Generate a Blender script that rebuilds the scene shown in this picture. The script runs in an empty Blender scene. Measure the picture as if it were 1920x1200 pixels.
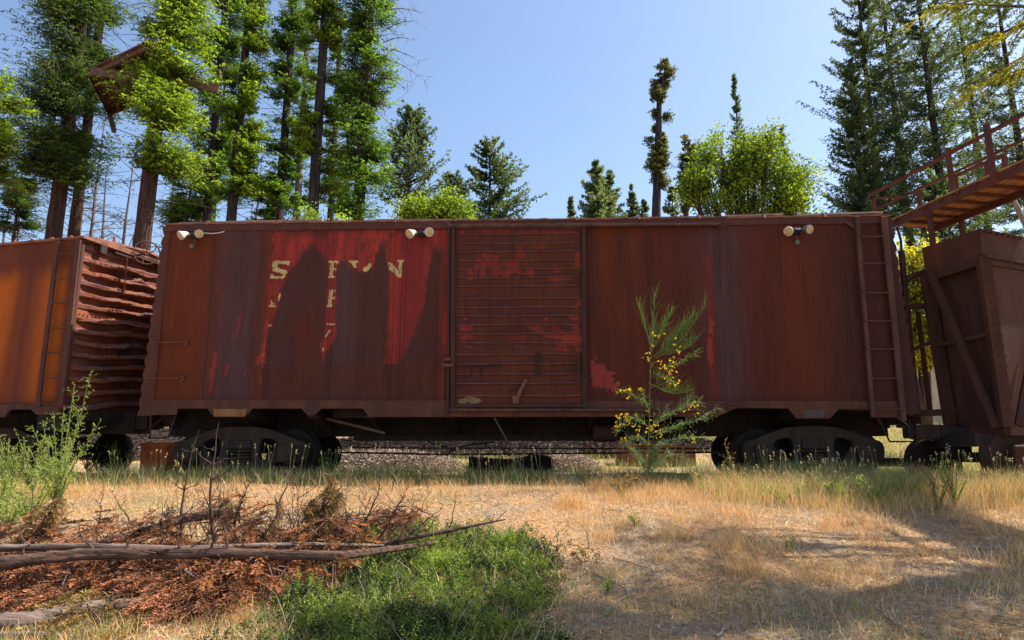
import bpy, math, random
import numpy as np
from mathutils import Vector, Matrix
# ------------------------------------------------------------------ camera, sky, sun, exposure
CAMZ, PITCH, FPX = 1.55, math.radians(10.8), 1300.0
sc = bpy.context.scene
cam = bpy.data.objects.new('camera', bpy.data.cameras.new('camera'))
sc.collection.objects.link(cam)
cam.location = (0, 0, CAMZ); cam.rotation_euler = (math.radians(90) + PITCH, 0, 0)
cam.data.sensor_width = 36; cam.data.lens = FPX / 1920 * 36
cam.data.clip_start = 0.1; cam.data.clip_end = 6000
sc.camera = cam
SUN = Vector((0.56, 0.19, 0.80)).normalized()
SUN_EL = math.asin(SUN.z); SUN_AZ = math.atan2(SUN.x, SUN.y)      # azimuth from +Y towards +X
w = bpy.data.worlds.new('World'); sc.world = w; w.use_nodes = True
nt = w.node_tree
bg = nt.nodes['Background']; bg.inputs[1].default_value = 0.112
sky = nt.nodes.new('ShaderNodeTexSky'); sky.sky_type = 'NISHITA'; sky.sun_disc = False
sky.sun_elevation = SUN_EL; sky.sun_rotation = SUN_AZ
sky.altitude = 300; sky.air_density = 1.0; sky.dust_density = 1.4; sky.ozone_density = 1.4
nt.links.new(sky.outputs[0], bg.inputs[0])
sl = bpy.data.lights.new('sun', 'SUN'); sl.energy = 5.0; sl.angle = math.radians(0.5); sl.color = (1, 0.93, 0.82)
so = bpy.data.objects.new('sun', sl); sc.collection.objects.link(so)
so.rotation_euler = SUN.to_track_quat('Z', 'Y').to_euler(); so.location = SUN * 60
sc.view_settings.view_transform = 'Standard'; sc.view_settings.look = 'None'
sc.view_settings.exposure = 1.05; sc.view_settings.gamma = 1
sc.cycles.max_bounces = 6; sc.cycles.diffuse_bounces = 4; sc.cycles.transparent_max_bounces = 4
sc.cycles.use_denoising = True
# ------------------------------------------------------------------ helpers
CT, ST = math.cos(PITCH), math.sin(PITCH)
def ray(px, py):
    x, v = (px - 960) / FPX, (600 - py) / FPX
    return Vector((x, CT - v * ST, ST + v * CT))
def at(px, py, Y):                       # the place seen there, Y metres ahead
    r = ray(px, py); t = Y / r.y
    return Vector((r.x * t, Y, CAMZ + r.z * t))
_lat = {}
def vnoise(x, y, seed=0):                # value noise, vectorised
    x = np.asarray(x, dtype=np.float64); y = np.asarray(y, dtype=np.float64)
    if seed not in _lat: _lat[seed] = np.random.RandomState(seed).rand(128, 128)
    r = _lat[seed]
    xi = np.floor(x).astype(int); yi = np.floor(y).astype(int)
    fx = x - xi; fy = y - yi; fx = fx * fx * (3 - 2 * fx); fy = fy * fy * (3 - 2 * fy)
    a = r[xi % 128, yi % 128]; b = r[(xi + 1) % 128, yi % 128]
    c = r[xi % 128, (yi + 1) % 128]; d = r[(xi + 1) % 128, (yi + 1) % 128]
    return (a * (1 - fx) + b * fx) * (1 - fy) + (c * (1 - fx) + d * fx) * fy
def fbm(x, y, seed=0, o=3):
    s = 0; a = 0.5; t = 0
    for i in range(o):
        s = s + a * vnoise(x * 2 ** i, y * 2 ** i, seed + i * 7); t += a; a *= 0.5
    return s / t
GY = [-60, 0, 5, 7, 9, 10.4, 11.5, 14.5, 17, 20, 28, 60, 300, 3000]
GZ = [-2.2, 0, .30, .57, .88, 1.06, 1.10, 1.10, 1.32, 1.8, 2.75, 5.2, 11, 11]
yk = np.linspace(-60, 400, 2301); zk = np.interp(yk, GY, GZ)
zs = np.convolve(np.pad(zk, 3, mode='edge'), np.ones(7) / 7, mode='valid')
def ground(X, Y):
    X = np.asarray(X, dtype=np.float64); Y = np.asarray(Y, dtype=np.float64)
    z = np.where(Y > 390, np.interp(Y, GY, GZ), np.interp(Y, yk, zs))
    near = np.clip(1 - np.abs(Y - 5) / 30, 0, 1)
    z = z + (fbm(X * .5 + 9, Y * .5 + 4, 3) - .5) * .14 * near + (fbm(X * 3 + 9, Y * 3, 5) - .5) * .05 * near
    return z
def gz(x, y): return float(ground(x, y))
def ong(px, py, dz=0.0):                 # ground point seen there
    r = ray(px, py); t = 3.0
    for i in range(4000):
        p = r * t
        if CAMZ + p.z <= gz(p.x, p.y) + dz: break
        t += 0.02
    return Vector((p.x, p.y, gz(p.x, p.y)))
MATS = {}
def newmat(name):
    m = bpy.data.materials.new(name); m.use_nodes = True
    return m, m.node_tree, m.node_tree.nodes['Principled BSDF']
def rust(name, col, col2=None, scale=6, rough=.8, bump=.25, streak=True, attr=None, metal=0):
    if name in MATS: return MATS[name]
    m, t, b = newmat(name); N = t.nodes; Lk = t.links
    col2 = col2 or tuple(c * .5 for c in col)
    tc = N.new('ShaderNodeTexCoord'); mp = N.new('ShaderNodeMapping')
    mp.inputs['Scale'].default_value = (scale, scale, scale * (.25 if streak else 1))
    Lk.new(tc.outputs['Object'], mp.inputs[0])
    n1 = N.new('ShaderNodeTexNoise'); n1.inputs['Scale'].default_value = 1; n1.inputs['Detail'].default_value = 8
    n1.inputs['Roughness'].default_value = .65
    Lk.new(mp.outputs[0], n1.inputs['Vector'])
    n2 = N.new('ShaderNodeTexNoise'); n2.inputs['Scale'].default_value = 60; n2.inputs['Detail'].default_value = 6
    Lk.new(tc.outputs['Object'], n2.inputs['Vector'])
    cr = N.new('ShaderNodeMapRange'); cr.inputs[1].default_value = .35; cr.inputs[2].default_value = .65
    Lk.new(n1.outputs[0], cr.inputs[0])
    if attr:
        at_ = N.new('ShaderNodeAttribute'); at_.attribute_name = attr
        mx = N.new('ShaderNodeMix'); mx.data_type = 'RGBA'; mx.blend_type = 'MULTIPLY'; mx.inputs[0].default_value = 1
        Lk.new(at_.outputs['Color'], mx.inputs[6])
        c2 = N.new('ShaderNodeMapRange'); c2.inputs[1].default_value = .25; c2.inputs[2].default_value = .75
        c2.inputs[3].default_value = .72; c2.inputs[4].default_value = 1.28
        ad = N.new('ShaderNodeMath'); ad.operation = 'ADD'
        hf = N.new('ShaderNodeMath'); hf.operation = 'MULTIPLY'; hf.inputs[1].default_value = .5
        Lk.new(n1.outputs[0], ad.inputs[0]); Lk.new(n2.outputs[0], ad.inputs[1]); Lk.new(ad.outputs[0], hf.inputs[0])
        Lk.new(hf.outputs[0], c2.inputs[0]); Lk.new(c2.outputs[0], mx.inputs[7])
    else:
        mx = N.new('ShaderNodeMix'); mx.data_type = 'RGBA'
        mx.inputs[6].default_value = (*col, 1); mx.inputs[7].default_value = (*col2, 1)
        Lk.new(cr.outputs[0], mx.inputs[0])
    Lk.new(mx.outputs[2], b.inputs['Base Color'])
    bp = N.new('ShaderNodeBump'); bp.inputs['Strength'].default_value = bump; bp.inputs['Distance'].default_value = .01
    Lk.new(n2.outputs[0], bp.inputs['Height']); Lk.new(bp.outputs[0], b.inputs['Normal'])
    b.inputs['Roughness'].default_value = rough; b.inputs['Metallic'].default_value = metal
    b.inputs['Specular IOR Level'].default_value = .3
    MATS[name] = m; return m
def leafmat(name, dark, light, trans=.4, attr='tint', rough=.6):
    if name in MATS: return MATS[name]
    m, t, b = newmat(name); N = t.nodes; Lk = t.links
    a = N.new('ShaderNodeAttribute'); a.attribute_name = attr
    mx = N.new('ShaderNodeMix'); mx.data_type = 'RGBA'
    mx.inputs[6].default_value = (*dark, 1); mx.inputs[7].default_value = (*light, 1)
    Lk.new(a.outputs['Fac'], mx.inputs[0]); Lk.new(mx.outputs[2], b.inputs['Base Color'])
    b.inputs['Roughness'].default_value = rough; b.inputs['Specular IOR Level'].default_value = .25
    if trans > 0:
        tr = N.new('ShaderNodeBsdfTranslucent'); Lk.new(mx.outputs[2], tr.inputs[0])
        g = N.new('ShaderNodeMix'); g.data_type = 'RGBA'; g.blend_type = 'MULTIPLY'; g.inputs[0].default_value = 1
        g.inputs[7].default_value = (1.5, 1.6, .7, 1); Lk.new(mx.outputs[2], g.inputs[6]); Lk.new(g.outputs[2], tr.inputs[0])
        ms = N.new('ShaderNodeMixShader'); ms.inputs[0].default_value = trans
        Lk.new(b.outputs[0], ms.inputs[1]); Lk.new(tr.outputs[0], ms.inputs[2])
        Lk.new(ms.outputs[0], N['Material Output'].inputs[0])
    MATS[name] = m; return m
def wood(name, col, col2, scale=3, long=(1, 1, .15), bump=.6):
    if name in MATS: return MATS[name]
    m, t, b = newmat(name); N = t.nodes; Lk = t.links
    tc = N.new('ShaderNodeTexCoord'); mp = N.new('ShaderNodeMapping')
    mp.inputs['Scale'].default_value = tuple(scale * k for k in long)
    Lk.new(tc.outputs['Object'], mp.inputs[0])
    n = N.new('ShaderNodeTexNoise'); n.inputs['Scale'].default_value = 4; n.inputs['Detail'].default_value = 8
    n.inputs['Roughness'].default_value = .7; Lk.new(mp.outputs[0], n.inputs['Vector'])
    r = N.new('ShaderNodeMapRange'); r.inputs[1].default_value = .38; r.inputs[2].default_value = .62
    Lk.new(n.outputs[0], r.inputs[0])
    mx = N.new('ShaderNodeMix'); mx.data_type = 'RGBA'
    mx.inputs[6].default_value = (*col, 1); mx.inputs[7].default_value = (*col2, 1)
    Lk.new(r.outputs[0], mx.inputs[0]); Lk.new(mx.outputs[2], b.inputs['Base Color'])
    bp = N.new('ShaderNodeBump'); bp.inputs['Strength'].default_value = bump; bp.inputs['Distance'].default_value = .03
    Lk.new(n.outputs[0], bp.inputs['Height']); Lk.new(bp.outputs[0], b.inputs['Normal'])
    b.inputs['Roughness'].default_value = .9; b.inputs['Specular IOR Level'].default_value = .2
    MATS[name] = m; return m
def link(o, mat=None, parent=None):
    sc.collection.objects.link(o)
    if mat is not None: o.data.materials.append(mat)
    if parent is not None: o.parent = parent
    return o
def npmesh(name, V, F, mat=None, parent=None, cols=None, tint=None, smooth=False):
    """V (n,3) array, F (m,k) int array of equal-sized faces."""
    V = np.asarray(V, dtype=np.float32); F = np.asarray(F, dtype=np.int32); k = F.shape[1]
    me = bpy.data.meshes.new(name)
    me.vertices.add(len(V)); me.vertices.foreach_set('co', V.ravel())
    me.loops.add(F.size); me.loops.foreach_set('vertex_index', F.ravel())
    me.polygons.add(len(F)); me.polygons.foreach_set('loop_start', np.arange(0, F.size, k, dtype=np.int32))
    if smooth: me.polygons.foreach_set('use_smooth', np.ones(len(F), dtype=bool))
    me.update(calc_edges=True)
    if cols is not None:
        a = me.attributes.new('col', 'FLOAT_COLOR', 'POINT')
        c = np.ones((len(V), 4), dtype=np.float32); c[:, :3] = cols; a.data.foreach_set('color', c.ravel())
    if tint is not None:
        a = me.attributes.new('tint', 'FLOAT', 'POINT'); a.data.foreach_set('value', np.asarray(tint, dtype=np.float32))
    return link(bpy.data.objects.new(name, me), mat, parent)
class MB:
    """collects shapes, links them as ONE mesh object"""
    def __init__(s): s.v = []; s.f = []
    def add(s, vs, fs):
        b = len(s.v); s.v += [tuple(v) for v in vs]; s.f += [[b + i for i in f] for f in fs]; return s
    def box(s, c, d, R=None):
        hx, hy, hz = d[0] / 2, d[1] / 2, d[2] / 2; c = Vector(c)
        vs = [Vector((sx * hx, sy * hy, sz * hz)) for sx in (-1, 1) for sy in (-1, 1) for sz in (-1, 1)]
        if R is not None: vs = [R @ v for v in vs]
        return s.add([c + v for v in vs], [(0, 1, 3, 2), (4, 6, 7, 5), (0, 4, 5, 1), (2, 3, 7, 6), (0, 2, 6, 4), (1, 5, 7, 3)])
    def span(s, a, b): 
        return s.box([(a[i] + b[i]) / 2 for i in range(3)], [abs(a[i] - b[i]) for i in range(3)])
    def beam(s, a, b, w, h, up=(0, 0, 1)):
        a, b = Vector(a), Vector(b); d = (b - a); L = d.length; d.normalize()
        u = Vector(up); x = d.cross(u)
        if x.length < 1e-4: x = d.cross(Vector((0, 1, 0)))
        x.normalize(); z = x.cross(d)
        R = Matrix((x, d, z)).transposed()
        return s.box((a + b) / 2, (w, L, h), R)
    def tube(s, pts, rs, n=8, cap=True):
        pts = [Vector(p) for p in pts]
        if not hasattr(rs, '__len__'): rs = [rs] * len(pts)
        vs = []; fs = []; x = None
        for i, p in enumerate(pts):
            d = (pts[min(i + 1, len(pts) - 1)] - pts[max(i - 1, 0)]).normalized()
            if x is None:
                x = d.cross(Vector((0, 0, 1)))
                if x.length < .05: x = d.cross(Vector((0, 1, 0)))
            x = (x - d * x.dot(d)).normalized(); y = d.cross(x)
            for k in range(n):
                a = 2 * math.pi * k / n; vs.append(p + (x * math.cos(a) + y * math.sin(a)) * rs[i])
        for i in range(len(pts) - 1):
            for k in range(n):
                fs.append((i * n + k, i * n + (k + 1) % n, (i + 1) * n + (k + 1) % n, (i + 1) * n + k))
        if cap: fs.append(tuple(range(n))[::-1]); fs.append(tuple(range((len(pts) - 1) * n, len(pts) * n)))
        return s.add(vs, fs)
    def lathe(s, c, axis, prof, n=28):       # prof: (distance along axis, radius)
        c = Vector(c); d = Vector(axis).normalized(); x = d.cross(Vector((0, 0, 1)))
        if x.length < .05: x = d.cross(Vector((1, 0, 0)))
        x.normalize(); y = d.cross(x); vs = []; fs = []
        for (t, r) in prof:
            for k in range(n):
                a = 2 * math.pi * k / n; vs.append(c + d * t + (x * math.cos(a) + y * math.sin(a)) * r)
        for i in range(len(prof) - 1):
            for k in range(n):
                fs.append((i * n + k, i * n + (k + 1) % n, (i + 1) * n + (k + 1) % n, (i + 1) * n + k))
        fs.append(tuple(range(n))[::-1]); fs.append(tuple(range((len(prof) - 1) * n, len(prof) * n)))
        return s.add(vs, fs)
    def prism(s, poly, f0, f1):              # poly of 2D points; f0/f1 map (a,b)->3D for both faces
        n = len(poly); vs = [f0(*p) for p in poly] + [f1(*p) for p in poly]
        fs = [tuple(range(n)), tuple(range(2 * n - 1, n - 1, -1))] + [(i, i + n, (i + 1) % n + n, (i + 1) % n) for i in range(n)]
        return s.add(vs, fs)
    def build(s, name, mat=None, parent=None, smooth=False, bevel=0):
        me = bpy.data.meshes.new(name); me.from_pydata(s.v, [], s.f)
        if smooth: me.polygons.foreach_set('use_smooth', np.ones(len(me.polygons), dtype=bool))
        me.update(); o = link(bpy.data.objects.new(name, me), mat, parent)
        if bevel:
            b = o.modifiers.new('bevel', 'BEVEL'); b.width = bevel; b.segments = 1; b.limit_method = 'ANGLE'
        return o
def empty(name, loc=(0, 0, 0), rz=0, label=None, cat=None, group=None, kind=None):
    o = bpy.data.objects.new(name, None); o.location = loc; o.rotation_euler = (0, 0, rz); sc.collection.objects.link(o)
    return tag(o, label, cat, group, kind)
def tag(o, label=None, cat=None, group=None, kind=None):
    if label: o['label'] = label
    if cat: o['category'] = cat
    if group: o['group'] = group
    if kind: o['kind'] = kind
    return o
def copy_tree(o, parent=None):
    c = o.copy(); sc.collection.objects.link(c); c.parent = parent
    for ch in list(o.children): copy_tree(ch, c)
    return c
def inpoly(P, x, y):
    r = np.zeros(x.shape, dtype=bool); n = len(P)
    xs = [p[0] for p in P]; ys = [p[1] for p in P]
    sel = (x >= min(xs)) & (x <= max(xs)) & (y >= min(ys)) & (y <= max(ys))
    xx = x[sel]; yy = y[sel]; q = np.zeros(xx.shape, dtype=bool); j = n - 1
    for i in range(n):
        xi, yi = P[i]; xj, yj = P[j]
        if yi != yj:
            q ^= ((yi > yy) != (yj > yy)) & (xx < (xj - xi) * (yy - yi) / (yj - yi) + xi)
        j = i
    r[sel] = q; return r
def srgb(r, g, b, k=1.0):
    f = lambda c: (c / 255 / 12.92) if c <= 10 else ((c / 255 + .055) / 1.055) ** 2.4
    return np.array([f(r), f(g), f(b)]) * k
# ------------------------------------------------------------------ ground and railway
def warp(n, lo, hi, c, near):
    t = np.linspace(-1, 1, n); s = np.sign(t) * np.abs(t) ** 3.2
    return t * near + np.where(s < 0, -s * lo, s * hi) + c
gx = warp(520, -2500, 2500, 0, 9); gy = np.concatenate([np.linspace(-40, 3.2, 40), np.linspace(3.25, 13, 250), np.linspace(13.1, 34, 120), 34 + np.linspace(.02, 1, 60) ** 4 * 2900])
X, Y = np.meshgrid(gx, gy); Z = ground(X, Y)
n0, n1 = X.shape; idx = np.arange(n0 * n1).reshape(n0, n1)
F = np.stack([idx[:-1, :-1], idx[:-1, 1:], idx[1:, 1:], idx[1:, :-1]], -1).reshape(-1, 4)
def gmat():
    m, t, b = newmat('dry_soil_and_straw'); N = t.nodes; Lk = t.links
    tc = N.new('ShaderNodeTexCoord')
    def noise(s, d=8, r=.6):
        n = N.new('ShaderNodeTexNoise'); n.inputs['Scale'].default_value = s; n.inputs['Detail'].default_value = d
        n.inputs['Roughness'].default_value = r; Lk.new(tc.outputs['Object'], n.inputs['Vector']); return n
    def ramp(n, stops):
        r = N.new('ShaderNodeValToRGB'); e = r.color_ramp.elements
        e[0].position, e[0].color = stops[0][0], (*stops[0][1], 1); e[1].position, e[1].color = stops[-1][0], (*stops[-1][1], 1)
        for p, c in stops[1:-1]:
            q = e.new(p); q.color = (*c, 1)
        Lk.new(n.outputs[0], r.inputs[0]); return r
    a = ramp(noise(22, 10, .75), [(.3, (.10, .055, .028)), (.45, (.38, .21, .10)), (.54, (.62, .38, .19)), (.7, (.78, .60, .38))])
    c = ramp(noise(30, 10, .8), [(.3, (.09, .06, .045)), (.48, (.34, .25, .17)), (.7, (.68, .56, .43))])
    k = N.new('ShaderNodeMapRange'); k.inputs[1].default_value = .42; k.inputs[2].default_value = .6
    Lk.new(noise(1.3, 5).outputs[0], k.inputs[0])
    mx = N.new('ShaderNodeMix'); mx.data_type = 'RGBA'; Lk.new(k.outputs[0], mx.inputs[0])
    Lk.new(a.outputs[0], mx.inputs[6]); Lk.new(c.outputs[0], mx.inputs[7]); Lk.new(mx.outputs[2], b.inputs['Base Color'])
    sx = N.new('ShaderNodeSeparateXYZ'); Lk.new(tc.outputs['Object'], sx.inputs[0]); mr = N.new('ShaderNodeMapRange'); mr.inputs[1].default_value = 22; mr.inputs[2].default_value = 32; Lk.new(sx.outputs[1], mr.inputs[0])
    fc = ramp(noise(1.1, 8, .7), [(.3, (.03, .045, .018)), (.5, (.09, .11, .04)), (.7, (.22, .19, .09))]); m2 = N.new('ShaderNodeMix'); m2.data_type = 'RGBA'
    Lk.new(mr.outputs[0], m2.inputs[0]); Lk.new(mx.outputs[2], m2.inputs[6]); Lk.new(fc.outputs[0], m2.inputs[7]); Lk.new(m2.outputs[2], b.inputs['Base Color'])
    bp = N.new('ShaderNodeBump'); bp.inputs['Strength'].default_value = 1; bp.inputs['Distance'].default_value = .04
    Lk.new(noise(34, 10, .8).outputs[0], bp.inputs['Height']); Lk.new(bp.outputs[0], b.inputs['Normal'])
    b.inputs['Roughness'].default_value = 1; b.inputs['Specular IOR Level'].default_value = .1
    return m
g = npmesh('ground', np.stack([X, Y, Z], -1).reshape(-1, 3), F, gmat(), smooth=True)
tag(g, 'dry straw covered ground sloping up to the railway', None, None, 'structure')

# frames of the three cars (x along the car, y away from the viewer, z up from the rail head)
RAIL = 1.11
class Frame:
    def __init__(s, ox, oy, ang, z=RAIL):
        s.o = Vector((ox, oy, z)); s.a = ang; s.u = Vector((math.cos(ang), math.sin(ang), 0)); s.n = Vector((-math.sin(ang), math.cos(ang), 0))
    def loc(s, px, py, y=0.0):           # photo point on the plane y -> (x, z) of this car
        r = ray(px, py); c = Vector((0, 0, CAMZ)); t = (s.o + s.n * y - c).dot(s.n) / r.dot(s.n)
        p = c + r * t - s.o; return p.dot(s.u), p.z
    def w(s, x, y, z): return s.o + s.u * x + s.n * y + Vector((0, 0, z))
FM = Frame(-6.14, 11.85, math.atan2(-.45, 12.59))
FL = Frame(-7.62, 11.75, math.radians(-14))
RDARK = rust('dark_rust', (.050, .021, .014), (.022, .012, .009))
RBLACK = rust('grimy_iron', (.032, .022, .017), (.014, .011, .009))
RMID = rust('brown_rust', (.10, .034, .019), (.05, .02, .015))
RBRIGHT = rust('orange_rust', (.34, .095, .035), (.20, .055, .028))
RPINK = rust('pinkish_rust', (.15, .05, .032), (.075, .028, .02))
# rails follow the curve through the three cars
def railpts(off):
    pts = [FL.w(-14, 1.5 + off, 0), FL.w(-1.5, 1.5 + off, 0), FM.w(1.0, 1.5 + off, 0), FM.w(6, 1.5 + off, 0), FM.w(12, 1.5 + off, 0),
           Vector((8.4, 12.15 + off, RAIL)), Vector((13, 10.4 + off, RAIL)), Vector((24, 4.4 + off, RAIL))]
    out = []
    for i in range(len(pts) - 1):
        a, b = pts[i], pts[i + 1]; p0 = pts[max(i - 1, 0)]; p3 = pts[min(i + 2, len(pts) - 1)]
        for k in range(8):
            t = k / 8
            out.append(.5 * ((2 * a) + (b - p0) * t + (2 * p0 - 5 * a + 4 * b - p3) * t * t + (3 * a - p0 - 3 * b + p3) * t ** 3))
    return out
tr = empty('railway_track', (0, 12.8, RAIL - .1), 0, 'rusty rails on weathered wooden sleepers running under the three cars', 'railway track')
inv = Matrix.Translation(-Vector((0, 12.8, RAIL - .1)))
for off in (-.72, .72):
    m = MB(); P = railpts(off)
    for a, b in zip(P[:-1], P[1:]):
        a = inv @ a; b = inv @ b
        m.beam(a - Vector((0, 0, .02)), b - Vector((0, 0, .02)), .07, .035); m.beam(a - Vector((0, 0, .07)), b - Vector((0, 0, .07)), .02, .08)
        m.beam(a - Vector((0, 0, .12)), b - Vector((0, 0, .12)), .14, .02)
    m.build('rail', RMID, tr)
m = MB(); P0, P1 = railpts(-1.25), railpts(1.25)
acc = 0
for i in range(len(P0) - 1):
    L = (P0[i + 1] - P0[i]).length
    while acc < L:
        t = acc / L; a = inv @ P0[i].lerp(P0[i + 1], t); b = inv @ P1[i].lerp(P1[i + 1], t)
        m.beam(a - Vector((0, 0, .21)), b - Vector((0, 0, .21)), .2, .16); acc += .6
    acc -= L
m.build('sleepers', wood('sleeper_wood', (.09, .06, .045), (.03, .02, .017), 4, (1, .15, 1)), tr)

# ------------------------------------------------------------------ the middle boxcar
def outline_poly(polys, name, mat, parent, thick, frame_fn, bevel=.01):
    """filled 2D outline with holes, extruded; frame_fn: Matrix placing the XY plane"""
    cu = bpy.data.curves.new(name, 'CURVE'); cu.dimensions = '2D'; cu.fill_mode = 'BOTH'; cu.extrude = thick / 2; cu.bevel_depth = bevel
    for P in polys:
        sp = cu.splines.new('POLY'); sp.points.add(len(P) - 1)
        for i, p in enumerate(P): sp.points[i].co = (p[0], p[1], 0, 1)
        sp.use_cyclic_u = True
    tmp = bpy.data.objects.new('tmp', cu); sc.collection.objects.link(tmp)
    me = bpy.data.meshes.new_from_object(tmp); bpy.data.objects.remove(tmp); bpy.data.curves.remove(cu)
    me.transform(frame_fn); me.name = name
    return link(bpy.data.objects.new(name, me), mat, parent)
def rounded(P, r=3, it=2):
    for _ in range(it):
        Q = []
        for i in range(len(P)):
            a, b = P[i], P[(i + 1) % len(P)]
            Q += [(a[0] * .75 + b[0] * .25, a[1] * .75 + b[1] * .25), (a[0] * .25 + b[0] * .75, a[1] * .25 + b[1] * .75)]
        P = Q
    return P
WR = .42
XZ = lambda x, y, z: Matrix.Translation((x, y, z)) @ Matrix.Rotation(math.pi / 2, 4, 'X')
def truck(parent, cx, back=True, mat=None, wmat=None, ysh=0.0):
    t = bpy.data.objects.new('truck', None); sc.collection.objects.link(t); t.parent = parent; t.location = (cx, ysh, 0)
    mat = mat or RDARK; wmat = wmat or RBLACK
    for wx in (-.84, .84):
        m = MB()
        for y0, s in ((.78, 1), (2.22, -1)):
            m.lathe((wx, y0, WR), (0, s, 0), [(-.06, .14), (-.055, .30), (-.07, .34), (-.075, WR - .01), (0, WR), (.05, WR + .01), (.06, WR + .03), (.08, WR + .03), (.085, WR - .02), (.06, .3), (.075, .12)], 36)
        m.lathe((wx, .30, WR), (0, 1, 0), [(0, .07), (.4, .085), (2.0, .085), (2.4, .07)], 14)
        m.build('wheelset', wmat, t, smooth=False)
    out = [(-1.16, .05), (-1.12, .17), (-.95, .20), (-.62, .34), (-.32, .42), (.32, .42), (.62, .34), (.95, .20), (1.12, .17), (1.16, .05),
           (1.12, -.14), (.86, -.20), (.66, -.13), (.40, -.34), (.24, -.42), (-.24, -.42), (-.40, -.34), (-.66, -.13), (-.86, -.20), (-1.12, -.14)]
    hl = rounded([(-.74, .16), (-.36, .30), (-.30, .02), (-.38, -.22), (-.52, -.08)], it=2)
    hr = [(-x, z) for x, z in hl][::-1]
    hm = [(-.22, -.34), (.22, -.34), (.22, .22), (-.22, .22)]
    for y0 in ((.45, 2.55) if back else (.45,)):
        sf = outline_poly([rounded(out, it=1), hl, hr, hm], 'side_frame', mat, t, .10, XZ(0, y0, WR + .02), .018)
        s = 1 if y0 > 1 else -1
        for wx in (-.84, .84):
            m = MB(); m.span((wx - .15, y0 + s * .05, WR - .15), (wx + .15, y0 + s * .17, WR + .13)); m.span((wx - .12, y0 + s * .17, WR - .12), (wx + .12, y0 + s * .19, WR + .10))
            m.tube([(wx, y0 + s * .18, WR - .02), (wx, y0 + s * .21, WR - .02)], .05, 10)
            m.build('journal_box', mat, t, bevel=.012)
        m = MB()
        for k in range(6): m.tube([(-.17, y0 + s * .0, WR - .29 + k * .055), (.17, y0 + s * .0, WR - .29 + k * .055)], .025, 8)
        m.span((-.21, y0 - .08, WR + .03), (.21, y0 + .09, WR + .06)); m.build('spring_pack', mat, t)
        m = MB(); m.span((-.19, y0 + s * -.05, WR + .08), (.19, y0 + s * .08, WR + .22)); m.span((-.13, y0 + s * .08, WR + .11), (.13, y0 + s * .085, WR + .19)); m.build('bolster_end', mat, t, bevel=.01)
    m = MB(); m.span((-.2, .5, WR + .0), (.2, 2.5, WR + .2)); m.span((-.35, .9, WR + .16), (.35, 2.1, WR + .32)); m.build('bolster', RBLACK, t)
    return t
bc = empty('boxcar', FM.o, FM.a, 'long rust-red boxcar with a ribbed sliding door and faded cream lettering', 'boxcar')
ZT = CAMZ + 3.98 - RAIL; ZB = CAMZ + .71 - RAIL           # eave and sill heights above the rail
LX = 12.6; DEP = 3.0
c7 = lambda P: [(470 + x * .25, 420 + y * .25) for x, y in P]
c6 = lambda P: [(260 + x * .3166, 400 + y * .3166) for x, y in P]
cd = lambda P: [(820 + x * .3167, 400 + y * .3167) for x, y in P]
def lp(P, y=0.0, f=None): return [(f or FM).loc(px, py, y) for px, py in P]
# albedo palette read off the paint itself
K = .90
c_or = srgb(100, 42, 8, K); c_br = srgb(80, 36, 22, K); c_pu = srgb(80, 52, 56, K); c_st = srgb(72, 40, 36, K); c_red = srgb(156, 52, 40, K)
c_dkr = srgb(84, 33, 26, K * .92); c_mar = srgb(68, 34, 33, K * .95); c_pk = srgb(150, 58, 52, K); c_cream = srgb(218, 196, 140, K * .85); c_lr = srgb(104, 42, 20, K * .9); c_rp = srgb(128, 40, 42, K)
RED = c7([(190, 48), (165, 110), (180, 190), (140, 300), (125, 480), (140, 560), (120, 650), (100, 800), (90, 950), (40, 1010), (60, 1100), (85, 1200), (100, 1280), (130, 1420), (1250, 1420), (1490, 1300), (1490, 48)])
STA = c7([(120, 870), (160, 740), (200, 620), (240, 450), (300, 330), (350, 270), (390, 190), (440, 155), (490, 150), (530, 200), (560, 270), (582, 340), (575, 500), (560, 700), (550, 850), (530, 920), (540, 1000), (524, 1100), (520, 1500), (60, 1500), (100, 1250), (112, 1100), (118, 950)])
STB = c7([(650, 300), (680, 255), (710, 270), (740, 300), (760, 330), (800, 345), (850, 355), (900, 340), (930, 270), (950, 200), (985, 130), (1010, 170), (1015, 250), (1035, 330), (1030, 500), (1028, 700), (1012, 850), (1002, 1000), (995, 1500), (510, 1500), (520, 1100), (550, 1000), (590, 940), (610, 890), (632, 800), (640, 650), (640, 450)])
STC = c7([(1345, 280), (1350, 200), (1390, 170), (1440, 160), (1460, 220), (1455, 330), (1467, 450), (1455, 650), (1440, 800), (1450, 950), (1490, 1000), (1490, 1500), (985, 1500), (1005, 1150), (1040, 1110), (1085, 1080), (1110, 1000), (1160, 960), (1200, 900), (1240, 790), (1280, 680), (1310, 560), (1322, 430)])
STD = c7([(255, 55), (585, 50), (580, 90), (500, 97), (440, 93), (330, 92), (275, 80)])
blob = lambda x, y, r, n=9: [(x + r * math.cos(6.283 * k / n) * (1 + .2 * math.sin(k * 3)), y + r * math.sin(6.283 * k / n)) for k in range(n)]
SPOTS = [c7(blob(1422, 100, 17)), c7(blob(1410, 132, 9)), c7(blob(1305, 148, 20)), c7(blob(1345, 160, 16)), c7(blob(838, 160, 22)), c7(blob(1165, 465, 8))]
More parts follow.
